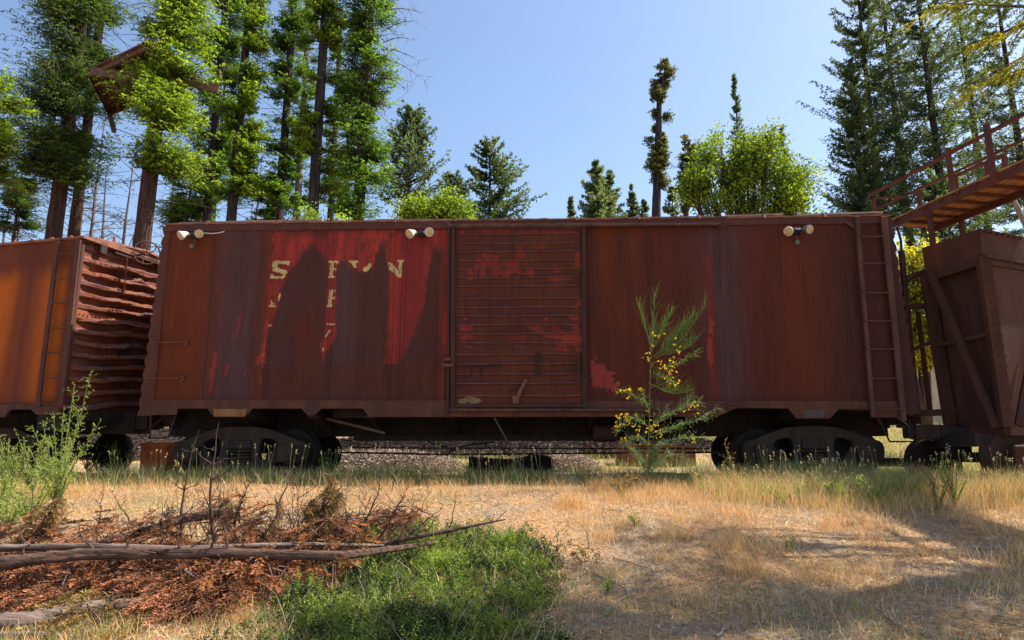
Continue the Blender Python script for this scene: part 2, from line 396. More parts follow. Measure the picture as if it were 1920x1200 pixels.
LETTERS = [c7(P) for P in [
    [(165, 285), (190, 275), (297, 278), (285, 312), (262, 300), (205, 298), (195, 318), (160, 318)], [(160, 315), (190, 318), (215, 335), (268, 345), (277, 365), (250, 388), (228, 370), (165, 352)],
    [(145, 375), (165, 378), (185, 392), (235, 390), (262, 372), (255, 402), (230, 411), (143, 408)],
    [(585, 277), (660, 277), (655, 302), (640, 290), (625, 290), (622, 330), (640, 330), (640, 345), (620, 345), (618, 386), (635, 388), (632, 403), (580, 404), (583, 390), (593, 388), (599, 291), (583, 290)],
    [(735, 275), (805, 275), (808, 290), (788, 295), (797, 332), (775, 328), (755, 292), (738, 285)], [(850, 325), (870, 322), (888, 293), (906, 300), (902, 325), (880, 350), (855, 360), (842, 345)],
    [(1028, 284), (1065, 298), (1108, 352), (1112, 285), (1098, 284), (1098, 269), (1148, 269), (1148, 283), (1139, 286), (1128, 399), (1108, 401), (1068, 360), (1040, 345)],
    [(150, 565), (165, 590), (186, 605), (188, 621), (138, 622), (140, 608), (150, 600)], [(218, 518), (226, 530), (216, 560), (213, 582), (205, 575), (204, 545)],
    [(588, 492), (637, 490), (634, 512), (617, 506), (613, 545), (634, 548), (630, 566), (609, 562), (605, 601), (614, 606), (609, 622), (570, 620), (572, 608), (580, 605), (590, 505), (588, 503)],
    [(130, 757), (160, 754), (156, 766), (128, 768)], [(565, 748), (632, 747), (630, 759), (563, 758)], [(537, 925), (550, 930), (547, 955), (538, 950)], [(590, 790), (598, 800), (562, 850), (555, 845)], [(92, 975), (101, 975), (100, 987), (92, 987)]]]
def streaks(x, z, f, seed): return fbm(x * f, z * f * .07, seed, 4)
def band(px, c, w): return np.exp(-((px - c) / w) ** 2)
def mixc(C, c, a): return C * (1 - a[..., None]) + c * a[..., None]
def side_grid(nx, nz, x0, x1, z0, z1):
    xs = np.linspace(x0, x1, nx); zs = np.linspace(z0, z1, nz); X, Z = np.meshgrid(xs, zs)
    i = np.arange(nx * nz).reshape(nz, nx)
    F = np.stack([i[:-1, :-1], i[:-1, 1:], i[1:, 1:], i[1:, :-1]], -1).reshape(-1, 4)
    return X, Z, F
def main_colour(X, Z):
    """paint and rust of the side, in car coordinates (q = metres along, as photo-width units)"""
    px = 284 + (X / LX) * 1416 ; f = (Z - ZB) / (ZT - ZB)       # px: 284..1700 along the car
    wx = X + (fbm(X * 5, Z * 5, 11) - .5) * .07 + (fbm(X * 30, Z * 12, 12, 4) - .5) * .07
    wz = Z + (fbm(X * 5 + 40, Z * 5, 13) - .5) * .12 + (fbm(X * 30 + 7, Z * 12, 14, 4) - .5) * .14
    s1 = streaks(X, Z, 2.2, 21); s2 = streaks(X, Z, 7, 22); s3 = streaks(X, Z, 22, 23)
    C = np.zeros(X.shape + (3,)) + c_br
    C = mixc(C, c_or, np.clip(1.15 * band(px, 330, 75) * (.55 + .9 * s1) , 0, 1))
    C = mixc(C, c_pu, np.clip(1.0 * band(px, 440, 48) * (.6 + .6 * s2), 0, 1))
    C = mixc(C, c_or, np.clip(.75 * band(px, 500, 20) * (.3 + s2), 0, 1))
    C = mixc(C, c_dkr, np.clip(band(px, 1215, 120) * (.35 + .7 * s1), 0, 1) * (px > 1080))
    C = mixc(C, c_or * .85, np.clip(1.1 * band(px, 1180, 80) * s2 * (.4 + f), 0, 1) * (px > 1080))
    C = mixc(C, c_pu, np.clip(1.1 * band(px, 1385, 42) * (.45 + .8 * s2), 0, 1))
    C = mixc(C, c_dkr, np.clip(band(px, 1450, 34) * (.2 + .9 * s2), 0, 1))
    C = mixc(C, c_lr, np.clip(1.25 * band(px, 1520, 60) * (.25 + 1.0 * s1) * (1.15 - f * .5), 0, 1))
    C = mixc(C, c_mar, np.clip(band(px, 1640, 75) * (.5 + .5 * s2), 0, 1))
    C = mixc(C, c_red * .55, np.clip(.8 * band(px, 1352, 6), 0, 1) * (f < .8))
    js = [(.0, .0), (.014, .03), (-.014, -.03), (.008, -.05), (-.008, .05)]
    soft = lambda P: sum(inpoly(P, wx + a, wz + b).astype(float) for a, b in js) / 5
    rps = soft(lp(RED)); rp = rps > .5
    redc = mixc(np.zeros(C.shape) + c_red, c_rp, np.clip((fbm(X * 1.5, Z * 2, 31) - .42) * 4, 0, 1) * .7)
    redc = mixc(redc, c_lr, np.clip((streaks(X, Z, 9, 33) - .55) * 4, 0, .7)); redc = mixc(redc, c_st, np.clip((fbm(X * 30, Z * 10, 34, 4) - .62) * 7, 0, .6)); redc = mixc(redc, c_rp * .8, np.clip((streaks(X, Z, 4, 35) - .45) * 4, 0, .8))
    C = mixc(C, redc, rps)
    st = np.zeros(C.shape) + c_st
    st = mixc(st, c_pu, np.clip(band(px, 650, 30) * .9 + .5 * band(px, 520, 30) * (s1), 0, 1))
    st = mixc(st, c_br, np.clip((s1 - .45) * 3, 0, 1) * .7)
    st = mixc(st, c_lr * .8, np.clip(band(px, 575, 30) * band(f, .38, .16) * 1.0 * s2 * 1.4, 0, 1))
    for P in (STA, STB, STC, STD): C = mixc(C, st, soft(lp(P)))
    for P in SPOTS: C = mixc(C, st * .8, soft(lp(P)) * .8)
    C = np.where((rp & (f < .24 + .05 * s2 - .03))[..., None], mixc(st, c_br, np.full(X.shape, .5)), C)
    lx = X + (fbm(X * 30, Z * 30, 41) - .5) * .014; lz = Z + (fbm(X * 30 + 50, Z * 30, 42) - .5) * .014
    worn = fbm(X * 14, Z * 14, 43, 4)
    for P in LETTERS: C = np.where((inpoly(lp(P), lx, lz) & (worn > .27))[..., None], c_cream * (.62 + .5 * worn[..., None]), C)
    for P in [c6(q) for q in ([(445, 805), (465, 830), (455, 930), (430, 1050), (410, 1100), (420, 950)], [(520, 830), (545, 820), (540, 900), (515, 990), (500, 960)],
              [(590, 575), (607, 610), (592, 730), (578, 740)], [(620, 960), (690, 870), (735, 880), (700, 935), (640, 975)], [(95, 800), (115, 820), (100, 1000), (88, 1010)], [(470, 430), (490, 450), (480, 520), (468, 520)],
              [(690, 850), (720, 880), (740, 900), (730, 1000), (715, 1010)])]:
        C = np.where((inpoly(lp(P), wx, wz) & (fbm(X * 9, Z * 5, 51) > .38))[..., None], c_pk * .75, C)
    for P in [cd(q) for q in ([(905, 855), (950, 860), (985, 880), (990, 920), (1045, 935), (1065, 985), (1085, 1000), (1060, 1030), (1030, 1050), (980, 1040), (915, 1030)], [(1605, 590), (1628, 640), (1635, 860), (1615, 915), (1602, 800)])]:
        C = np.where((inpoly(lp(P), wx, wz) & (fbm(X * 8, Z * 8, 52) > .3))[..., None], c_pk * .9, C)
    # red line down by the door, darker lip along the top and grime along the bottom
    C = mixc(C, c_red * .8, np.where((px > 834) & (px < 846), .7 * np.clip(1.3 - f, 0, 1) * s2 * 1.6, 0).clip(0, 1))
    C = C * (.84 + .30 * s3[..., None]) * (.80 + .30 * s2[..., None])
    C = mixc(C, c_mar, np.clip((.085 - f) * 10, 0, .75))
    C = C * np.array([1.06, 1.05, .92]); dots = vnoise(X * 40, Z * 40, 61); C = C * np.where(dots > .93, .7, 1)[..., None]
    return C
# seams of the sheets: photo columns, straight upright lines
SEAMS = [FM.loc(x, 500)[0] for x in (397, 512, 625, 736, 758, 1106, 1218, 1345, 1460, 1580)]
X, Z, F = side_grid(1500, 400, 0.02, LX - .02, ZB + .10, ZT - .04)
Yd = (fbm(X * .9, Z * .9, 71, 3) - .5) * .05 + (fbm(X * 3, Z * 3, 72, 2) - .5) * .008
C = main_colour(X, Z)
for i, s in enumerate(SEAMS):
    d = np.abs(X - s)
    Yd = Yd - np.where(d < .035, .005, 0)
    riv = (np.abs(((Z / .075) % 1) - .5) < .2) & (d < .011)
    Yd = Yd - np.where(riv, .006, 0)
    C = np.where(((d > .028) & (d < .042) & (vnoise(Z * 4, X * 0, 80 + i) > .22))[..., None], C * .55, C)
    C = np.where(riv[..., None], C * .75, C)
o = npmesh('side_panel', np.stack([X, Yd, Z], -1).reshape(-1, 3), F, rust('painted_steel', (0, 0, 0), attr='col', bump=.3, scale=5), bc, cols=C.reshape(-1, 3), smooth=True)
# far side, ends, floor, roof
def wavy(x, amp, s, k): return amp * math.sin(s * k)
m = MB(); m.span((0, DEP - .03, ZB + .1), (LX, DEP, ZT - .05)); m.build('side_panel', RDARK, bc)
m = MB(); m.span((.02, .03, ZB + .02), (LX - .02, DEP - .03, ZB + .08)); m.build('floor', RBLACK, bc)
def ribbed_end(x, s, mat, seed):
    nz, ny = 150, 30; zz = np.linspace(ZB - .02, ZT, nz); yy = np.linspace(0, DEP, ny); Y_, Z_ = np.meshgrid(yy, zz)
    taper = np.clip(np.minimum(Y_, DEP - Y_) / .15, .35, 1)
    h = (np.abs(np.sin((Z_ - ZB) * math.pi / .235)) * .085 - .03) * taper + (fbm(Y_ * 3, Z_ * 3, seed) - .5) * .05
    i = np.arange(nz * ny).reshape(nz, ny); F = np.stack([i[:-1, :-1], i[:-1, 1:], i[1:, 1:], i[1:, :-1]], -1).reshape(-1, 4)
    return npmesh('ribbed_end', np.stack([x + s * (h + .02), Y_, Z_], -1).reshape(-1, 3), F, mat, bc, smooth=True)
ribbed_end(0, -1, RMID, 5); ribbed_end(LX, 1, RPINK, 6)
# corner posts: scalloped edge, flaring a little towards the sill
for xx, s, mt in ((0, -1, rust('post_rust', (.115, .036, .020), (.065, .024, .017))), (LX, 1, rust('maroon_rust', (.075, .028, .022), (.045, .02, .017)))):
    m = MB(); n = 60; V = []
    for i in range(n + 1):
        z = ZB - .10 + (ZT - ZB + .08) * i / n; fl = (.20 - .13 * (i / n)) * (1.0 if s < 0 else 1.05)
        e = xx + s * (fl + .045 * abs(math.sin(z * math.pi / .235 * 1.0)) - .02)
        V += [(xx + s * .012 * 0 - s * .05, -.014, z), (e, -.006 + .01, z), (e, .09, z), (xx - s * .05, .09, z)]
    Fs = []
    for i in range(n):
        for k in range(4): Fs.append((i * 4 + k, i * 4 + (k + 1) % 4, i * 4 + 4 + (k + 1) % 4, i * 4 + 4 + k))
    m.add(V, Fs)
    for i in range(34):
        z = ZB + .05 + i * (ZT - ZB - .12) / 33; m.tube([(xx - s * .015, -.014, z), (xx - s * .015, -.022, z)], .012, 6)
    m.build('corner_post', mt, bc)
# roof: shallow gable with ragged sheet edge and seam caps, and the broken running board
m = MB(); n = 120
V = []; Fs = []
rnd = random.Random(4)
for i in range(n + 1):
    x = -.05 + (LX + .1) * i / n; j = rnd.uniform(-.004, .010)
    V += [(x, -.05, ZT + j), (x, -.05, ZT + .028 + j * 1.6), (x, DEP / 2, ZT + .16), (x, DEP + .05, ZT + .02), (x, DEP + .05, ZT)]
for i in range(n):
    for k in range(5): Fs.append((i * 5 + k, i * 5 + (k + 1) % 5, i * 5 + 5 + (k + 1) % 5, i * 5 + 5 + k))
Fs += [(0, 1, 2, 3, 4), tuple(n * 5 + k for k in (4, 3, 2, 1, 0))]
m.add(V, Fs)
roof = m.build('roof', rust('roof_rust', (.30, .12, .07), (.12, .05, .035), 4), bc)
for px in (392, 522, 632, 742, 855, 965, 1082, 1198, 1310, 1432, 1545):
    x = FM.loc(px, 412)[0]; m = MB(); m.beam((x, -.075, ZT - .02), (x, -.03, ZT + .06), .045, .03); m.beam((x, -.03, ZT + .055), (x, DEP / 2, ZT + .185), .045, .03); m.build('seam_cap', RPINK, roof)
m = MB(); x = 0.1; rnd = random.Random(9)
while x < LX:
    L = rnd.uniform(.7, 2.2)
    for k in range(2):
        y = .22 + k * .17; z = ZT + .10 + rnd.uniform(-.02, .015)
        m.beam((x, y, z), (min(x + L, LX + .15), y + rnd.uniform(-.03, .03), z + rnd.uniform(-.02, .02)), .14, .03)
    x += L + rnd.choice((.02, .02, .25))
m.build('running_board', wood('bleached_plank', (.42, .37, .31), (.20, .15, .12), 3, (.15, 1, 1)), bc)
m = MB()
for k in range(3):
    m.beam((LX - 1.3 + k * .03, .05 + k * .15, ZT + .06 + k * .012), (LX - .05, .05 + k * .13, ZT + .09 + k * .01), .12, .03)
m.build('roof_walk_end', wood('bleached_plank', 0, 0), bc)
x0, z0 = FM.loc(813, 412, 1.2)[0], ZT
x1 = FM.loc(858, 412, 1.2)[0]
m = MB(); m.span((x0, 1.1, ZT + .05), (x1, 1.5, ZT + .30)); m.span((x0 - .03, 1.07, ZT + .27), (x1 + .03, 1.53, ZT + .31)); m.build('roof_hatch', RBRIGHT, roof, bevel=.01)
# eave strip, side sill with its trapezoid drops
m = MB(); m.span((0, -.032, ZT - .12), (LX, -.016, ZT - .0)); m.build('eave_strip', rust('eave_rust', (.10, .033, .023), (.062, .023, .018)), bc)
sill_px = [(284, 750), (284, 778), (331, 778), (333, 766), (388, 766), (401, 782), (459, 782), (474, 766), (565, 766), (577, 779), (590, 779), (602, 766), (680, 766), (692, 782), (1345, 781), (1382, 765), (1478, 766), (1494, 785), (1556, 785), (1573, 767), (1636, 767), (1638, 783), (1700, 783), (1698, 752)]
P = lp(sill_px, -.03)
m = MB(); m.prism(P, lambda a, b: (a, -.034, b), lambda a, b: (a, -.004, b))
m.build('side_sill', rust('sill_rust', (.13, .046, .026), (.055, .024, .017), 3), bc, bevel=.004)
P = lp([(1505, 768), (1548, 768), (1545, 783), (1508, 783)], -.036); m = MB(); m.prism(P, lambda a, b: (a, -.040, b), lambda a, b: (a, -.035, b)); m.build('grey_patch', rust('grey_paint', (.08, .08, .08), (.12, .05, .03), 8), bc)
m = MB(); P = lp([(400, 767), (463, 767), (458, 781), (402, 781)], -.036); m.prism(P, lambda a, b: (a, -.040, b), lambda a, b: (a, -.035, b)); m.build('ochre_patch', rust('ochre_paint', (.30, .17, .05), (.16, .06, .03), 8), bc)
# door
dl, dr = FM.loc(853, 600)[0], FM.loc(1091, 600)[0]; db, dt = FM.loc(960, 763)[1], FM.loc(960, 428)[1]
X, Z, F = side_grid(330, 420, dl, dr, db, dt)
ribs = [FM.loc(960, 400 + v * .3167)[1] for v in (130, 185, 235, 287, 337, 387, 437, 510, 562, 612, 665, 718, 772, 838, 895, 955, 1010, 1085)]
h = np.zeros(X.shape); up = np.zeros(X.shape)
edge = np.clip(np.minimum(X - dl - .03, dr - X - .03) / .04, 0, 1)
for i, r in enumerate(ribs):
    sg = (vnoise(X * 2.5, X * 0, 90 + i) - .5) * .014
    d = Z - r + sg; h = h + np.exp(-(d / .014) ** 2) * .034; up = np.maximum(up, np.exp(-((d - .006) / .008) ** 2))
    h = h + np.where((d > -.14) & (d < 0), .006 * (1 + d / .14), 0)
wx = X + (fbm(X * 9, Z * 9, 91, 5) - .5) * .16; wz = Z + (fbm(X * 9 + 4, Z * 9, 92, 5) - .5) * .08
C = np.zeros(X.shape + (3,)) + srgb(84, 38, 30, K)
s2 = streaks(X, Z, 9, 93); hs = fbm(X * 1.5, Z * 12, 94)
C = mixc(C, srgb(88, 44, 24, K), np.clip((fbm(X * 2, Z * 2, 95) - .4) * 4, 0, 1)); C = mixc(C, srgb(66, 34, 34, K), np.clip((hs - .5) * 5, 0, 1) * .6)
for P, c in [([(125, 92), (850, 98), (850, 128), (130, 130)], c_rp), ([(265, 245), (345, 245), (375, 285), (470, 285), (470, 190), (520, 190), (530, 330), (430, 330), (220, 330), (225, 290)], c_red * .75),
             ([(180, 340), (560, 335), (570, 362), (430, 380), (240, 378), (185, 365)], c_red * .85), ([(820, 230), (850, 230), (850, 330), (815, 330)], c_red * .8), ([(690, 340), (720, 340), (720, 360), (690, 360)], c_red * .8),
             ([(660, 390), (800, 388), (800, 405), (680, 405)], c_red * .9), ([(590, 190), (630, 190), (630, 215), (590, 215)], c_red * .7), ([(180, 388), (270, 388), (270, 400), (180, 400)], c_pk), ([(830, 510), (850, 510), (850, 610), (830, 610)], c_red * .9),
             ([(645, 565), (660, 565), (660, 580), (645, 580)], c_red), ([(640, 612), (675, 612), (675, 636), (640, 636)], c_red), ([(770, 615), (848, 613), (848, 655), (800, 640)], c_red * .9), ([(120, 668), (200, 668), (200, 700), (150, 704), (125, 690)], c_red * .9),
             ([(118, 722), (210, 722), (200, 745), (130, 755)], c_red * .85), ([(530, 670), (848, 668), (848, 715), (700, 715), (600, 712)], c_red * .8), ([(620, 722), (848, 722), (848, 785), (720, 790), (680, 750)], c_red), ([(670, 800), (848, 797), (848, 820), (690, 825)], c_red * .8),
             ([(400, 720), (525, 722), (520, 770), (430, 750)], c_red * .55), ([(120, 618), (185, 618), (185, 632), (120, 632)], c_pk), ([(175, 788), (215, 788), (215, 802), (175, 802)], c_pk), ([(460, 765), (520, 770), (520, 805), (445, 800)], c_pu * 1.2),
             ([(130, 1105), (180, 1090), (235, 1085), (262, 1110), (235, 1130), (150, 1128)], c_cream * .45), ([(770, 1095), (845, 1090), (850, 1115), (780, 1120)], c_pk * .6), ([(130, 120), (160, 100), (170, 130), (135, 140)], c_pk)]:
    C = np.where((inpoly(lp(cd(P)), wx, wz) & (fbm(X * 14, Z * 14, 96, 5) > .42))[..., None], c * .62 + C * .38, C)
C = mixc(C, srgb(150, 96, 86, K), (up * .8 * edge * (.5 + .7 * s2)).clip(0, 1)); C = C * (.75 + .5 * streaks(X, Z, 25, 97)[..., None])  # sky light on the upper rib edges put into the colour
dr_o = npmesh('sliding_door', np.stack([X, -.055 - h * edge, Z], -1).reshape(-1, 3), F, MATS['painted_steel'], bc, cols=C.reshape(-1, 3), smooth=True)
dm = rust('door_frame_rust', (.065, .026, .019), (.036, .017, .013))
def bars(name, L, mat, parent, y=-.07, t=.03, bevel=.003):
    m = MB()
    for P in L: m.prism(lp(P, y), lambda a, b: (a, y - t / 2, b), lambda a, b: (a, y + t / 2, b))
    return m.build(name, mat, parent, bevel=bevel)
bars('door_frame', [[(846, 425), (854, 425), (853, 766), (845, 766)], [(1090, 425), (1098, 425), (1101, 766), (1092, 766)], [(855, 424), (1089, 424), (1089, 430), (855, 430)], [(854, 757), (1091, 757), (1091, 764), (854, 764)]], dm, dr_o, -.06, .07)
bars('door_post', [[(840, 422), (844, 422), (842, 778), (837, 778)]], dm, bc, -.05, .05)
for tp_ in ([(842, 422), (1348, 419), (1348, 423), (842, 427)], [(843, 766), (1342, 767), (1342, 771), (843, 771)]): bars('door_track', [tp_], rust('track_rust', (.125, .054, .033), (.05, .026, .018)), bc, -.08, .07)
m = MB(); (xa, za), (xb, zb) = FM.loc(850, 418.5, -.05), FM.loc(1340, 418.5, -.05); m.beam((xa, -.036, za), (xb, -.036, zb), .012, .035)
for k in range(20):
    x, z = FM.loc(862 + k * 24.5, 418.5, -.05); m.tube([(x, -.03, z), (x, -.055, z)], .014, 6)
for px in (843, 1342): 
    x, z = FM.loc(px, 420, -.05); m.span((x - .03, -.1, z - .05), (x + .05, -.03, z + .0))
m.build('track_rivets', RPINK, bc)
bars('door_handle', [[(1006, 662), (1011, 662), (1011, 702), (1006, 702)], [(1004, 660), (1013, 660), (1013, 664), (1004, 664)], [(1004, 700), (1013, 700), (1013, 704), (1004, 704)]], MATS['dark_rust'], dr_o, -.11, .025)
bars('door_handle', [[(1083, 661), (1088, 661), (1088, 703), (1083, 703)]], MATS['dark_rust'], dr_o, -.11, .025)
bars('latch_lever', [[(984, 710), (990, 712), (973, 745), (967, 743)], [(960, 742), (975, 742), (972, 757), (962, 757)]], rust('lever_rust', (.18, .075, .05), (.10, .04, .03)), dr_o, -.10, .03)
x, z = FM.loc(968, 740, -.1); m = MB(); m.tube([(x + .12 * math.cos(a), -.095, z + .12 * math.sin(a)) for a in [i * .3 for i in range(1, 10)]], .012, 6); m.build('hasp', RDARK, dr_o)
for px in (881, 900):
    x, z = FM.loc(px, 694, -.09); m = MB(); m.tube([(x, -.07, z + .09), (x + .02, -.12, z + .05), (x + .03, -.12, z - .05), (x, -.07, z - .09)], .011, 6); m.build('door_hook', RDARK, dr_o)
bars('door_stop', [[(832, 671), (845, 671), (845, 677), (832, 677)], [(829, 682), (850, 682), (850, 688), (829, 688)]], RPINK, bc, -.08, .08)
m = MB(); x, z = FM.loc(842, 686, -.08); m.tube([(x, -.10, z), (x + .9, -.11, z - .01)], .012, 6); m.build('door_bar', RDARK, bc)
# bracket at the end of the track and one low at the right
for (a, b, c_, d_) in ((1342, 1362, 418, 426), (1362, 1384, 757, 766)):
    m = MB(); (xa, za), (xb, zb) = FM.loc(a, d_, -.05), FM.loc(b, c_, -.05)
    m.span((xa, -.035, za), (xa + .03, -.10, zb)); m.span((xa, -.085, za), (xb, -.10, za + .02)); m.span((xa, -.085, zb - .02), (xb, -.10, zb)); m.build('track_bracket', RPINK, bc)
# ladder (stiles and rungs), grab irons, stirrups
lad = bpy.data.objects.new('ladder', None); sc.collection.objects.link(lad); lad.parent = bc
for P in ([(1603, 406), (1611, 406), (1641, 782), (1634, 782)], [(1652, 406), (1663, 406), (1700, 790), (1690, 790)]):
    m = MB(); m.prism(lp(P, -.1), lambda a, b: (a, -.112, b), lambda a, b: (a, -.06, b)); m.build('stile', rust('stile_rust', (.12, .050, .035), (.065, .03, .023)), lad, bevel=.004)
for py, xa, xb in ((443, 1610, 1657), (493, 1612, 1663), (548, 1617, 1669), (601, 1621, 1675), (654, 1626, 1681), (709, 1630, 1686), (767, 1635, 1692)):
    m = MB(); a = FM.loc(xa, py, -.12); b = FM.loc(xb, py, -.12); m.tube([(a[0], -.12, a[1]), ((a[0] + b[0]) / 2, -.12, a[1] - .01), (b[0], -.12, b[1])], .013, 8); m.build('rung', MATS['stile_rust'], lad)
m = MB(); m.prism(lp([(1582, 416), (1603, 416), (1603, 430)], -.05), lambda a, b: (a, -.06, b), lambda a, b: (a, -.03, b)); m.build('gusset_plate', RPINK, bc)
for (xa, xb, py) in ((289, 343, 642), (276, 336, 709)):
    m = MB(); a = FM.loc(xa, py, -.1); b = FM.loc(xb, py, -.1)
    m.tube([(a[0], -.02, a[1]), (a[0], -.1, a[1]), (b[0], -.1, b[1]), (b[0], -.02, b[1])], .013, 8)
    m.span((b[0] - .03, -.03, b[1] - .05), (b[0] + .04, -.02, b[1] + .05)); m.build('grab_iron', rust('iron_rust', (.17, .055, .03), (.1, .035, .02)), bc)
for (pts, y) in (([(283, 778), (281, 822), (316, 820), (328, 782)], 0), ([(1645, 782), (1655, 800), (1668, 828), (1716, 828), (1704, 786)], -.05)):
    m = MB(); m.tube([(FM.loc(px, py, y)[0], y, FM.loc(px, py, y)[1]) for px, py in pts], .018, 6); m.build('stirrup_step', RDARK, bc)
# floodlights
white = rust('chalky_white', (.62, .60, .55), (.42, .40, .36), 20); glass = rust('lamp_glass', (.58, .45, .25), (.35, .27, .15), 20, rough=.3); blackp = rust('black_plastic', (.012, .012, .014), (.02, .02, .02), rough=.4)
for i, (px, py, cord) in enumerate(((362, 441, 1), (789, 438, 0), (1495, 433, 2))):
    x, z = FM.loc(px, py, -.12); fl = bpy.data.objects.new('floodlight', None); sc.collection.objects.link(fl); fl.parent = bc; fl.location = (x, -.03, z)
    m = MB(); m.span((-.07, -.09, -.045), (.08, 0, .06)); m.span((-.05, -.13, -.02), (.06, -.09, .03)); m.build('sensor_box', blackp, fl, bevel=.012)
    for s, d in ((-1, Vector((-.55, -.7, -.55))), (1, Vector((.38, -.9, -.35)))):
        d.normalize(); c = Vector((s * .12, -.10, .03)); mt = white if (s < 0 or i == 1) else rust('grey_plastic', (.20, .20, .22), (.1, .1, .12))
        m = MB(); m.tube([(s * .06, -.06, .02), c], .02, 8); m.lathe(c, d, [(-.03, .02), (0, .04), (.04, .052), (.10, .078), (.125, .082)], 18); m.build('lamp_head', mt, fl, smooth=False)
        m = MB(); m.lathe(c, d, [(.118, .074), (.128, .070), (.135, .02)], 18); m.build('lamp_lens', glass, fl)
    if cord == 1:
        m = MB(); m.tube([(.15, -.06, .05), (.3, -.03, .045), (.42, -.02, .06), (.52, -.012, .085)], .010, 6); m.build('loose_wire', white, fl)
    if cord:
        m = MB(); m.lathe((-.01, -.06, -.20), (0, -1, 0), [(-.02, .03), (.03, .045), (.05, .03)], 10); m.tube([(0, -.03, -.04), (.01, -.04, -.16)], .008, 6); m.build('photocell', rust('grey_green', (.16, .18, .15), (.1, .1, .09)), fl)
# underframe
m = MB()
m.span((-.3, 1.30, ZB - .42), (LX + .3, 1.70, ZB + .02)); m.span((3.2, 1.15, ZB - .50), (9.3, 1.85, ZB - .40))
for y in (.45, 2.5): m.span((3.0, y, ZB - .12), (LX - 3.2, y + .05, ZB + .02))
m.build('centre_sill', RBLACK, bc)
for px in (585, 690, 845, 965, 1112, 1300):
    x = FM.loc(px, 780)[0]; m = MB(); m.prism([(.03, ZB + .02), (.03, ZB - .12), (1.3, ZB - .42), (1.3, ZB + .02)], lambda a, b: (x - .02, a, b), lambda a, b: (x + .02, a, b))
    m.span((x - .09, .05, ZB - .14), (x + .09, .30, ZB - .11)); m.build('cross_bearer', RDARK, bc)
for x in (FM.loc(450, 800)[0], FM.loc(1510, 800)[0]):
    m = MB(); m.prism([(.03, ZB + .02), (.03, ZB - .10), (1.0, ZB - .22), (1.4, ZB - .30), (1.4, ZB + .02)], lambda a, b: (x - .15, a, b), lambda a, b: (x + .15, a, b)); m.build('body_bolster', RBLACK, bc)
m = MB(); x, z = FM.loc(1135, 812, .5); m.lathe((x - .22, .6, z), (1, 0, 0), [(0, .02), (.03, .15), (.42, .15), (.47, .02)], 20); m.build('air_tank', RDARK, bc, smooth=False)
m = MB(); m.span((x + .35, .7, z - .12), (x + .75, 1.0, z + .16)); m.span((x + .45, .62, z - .18), (x + .6, .7, z - .02)); m.build('brake_cylinder', RBLACK, bc, bevel=.02)
m = MB(); m.tube([(3.0, .9, .44), (5.0, .92, .40), (7.0, .9, .42), (9.8, .9, .44)], .02, 6); m.tube([(3.2, 1.0, .52), (9.6, 1.0, .50)], .015, 6); m.build('brake_rod', RDARK, bc)
m = MB(); rr = random.Random(3)
P = [(FM.loc(px, py, .6)[0], .6, FM.loc(px, py, .6)[1]) for px, py in ((800, 826), (815, 833), (835, 838), (850, 843), (865, 838), (885, 832), (925, 829))]
m.tube(P, .018, 6); m.build('hanging_hose', RBLACK, bc)
m = MB(); a = FM.loc(927, 784, -.02); b = FM.loc(981, 880, -.25); m.beam((a[0], .0, a[1]), (b[0], -.28, b[1]), .03, .012); m.build('prop_bar', rust('bar_iron', (.14, .12, .10), (.07, .05, .04)), bc)
m = MB(); a = FM.loc(612, 785, .6); b = FM.loc(722, 812, .6); m.beam((a[0], .6, a[1]), (b[0], .6, b[1] - .0), .03, .045); m.build('brake_lever', rust('lever_ochre', (.20, .13, .08), (.08, .05, .03)), bc)
for xx, s in ((0, -1), (LX, 1)):
    m = MB(); m.span((xx + s * .1, .2, ZB - .05), (xx + s * .22, 2.8, ZB + .12)); m.span((xx + s * .05, 1.3, ZB - .28), (xx + s * .35, 1.7, ZB)); m.build('end_sill', RDARK, bc)
    m = MB(); m.beam((xx + s * .2, 1.5, ZB - .14), (xx + s * .62, 1.5, ZB - .14), .13, .16); m.span((xx + s * .6, 1.34, ZB - .27), (xx + s * .85, 1.62, ZB + .0)); m.span((xx + s * .72, 1.24, ZB - .24), (xx + s * .80, 1.36, ZB - .03)); m.build('coupler', RDARK, bc, bevel=.02)
    m = MB(); m.tube([(xx + s * .2, .8, ZB - .1), (xx + s * .35, .75, ZB - .25), (xx + s * .5, .8, ZB - .38), (xx + s * .6, .9, ZB - .35)], .022, 8); m.build('air_hose', RBLACK, bc)
truck(bc, FM.loc(452, 850, .45)[0], mat=rust('grey_iron', (.060, .038, .025), (.024, .016, .011)))
truck(bc, FM.loc(1524, 850, .45)[0], mat=rust('grey_iron', 0))
# ------------------------------------------------------------------ the left boxcar with its buckled end
lc = empty('boxcar', FL.o, FL.a, 'orange rusted boxcar with a crumpled ribbed end and brake wheel', 'boxcar')
ZTL = FL.loc(164, 443)[1]; ZBL = FL.loc(106, 764)[1]
X, Z, F = side_grid(420, 260, -6.0, -.02, ZBL, ZTL - .02)
Lp = lambda P: [FL.loc(px, py) for px, py in P]
px = 960 + 0 * X
s1 = streaks(X, Z, 2.5, 121); s2 = streaks(X, Z, 8, 122); s3 = streaks(X, Z, 25, 123)
C = np.zeros(X.shape + (3,)) + srgb(166, 82, 2, 1.0)
C = mixc(C, srgb(128, 60, 18, .9), np.clip((s1 - .38) * 3, 0, 1) * .85)
C = mixc(C, srgb(100, 42, 26, .9), np.exp(-((X + .95) / .26) ** 2) * np.clip(.35 + s2, 0, 1))
C = mixc(C, srgb(86, 38, 22, .9), np.clip((Z - ZTL + .62 + .3 * s2) * 3, 0, 1) * .85)
C = mixc(C, srgb(90, 40, 24, .9), np.clip((X + .26) * 8, 0, 1) * .85)
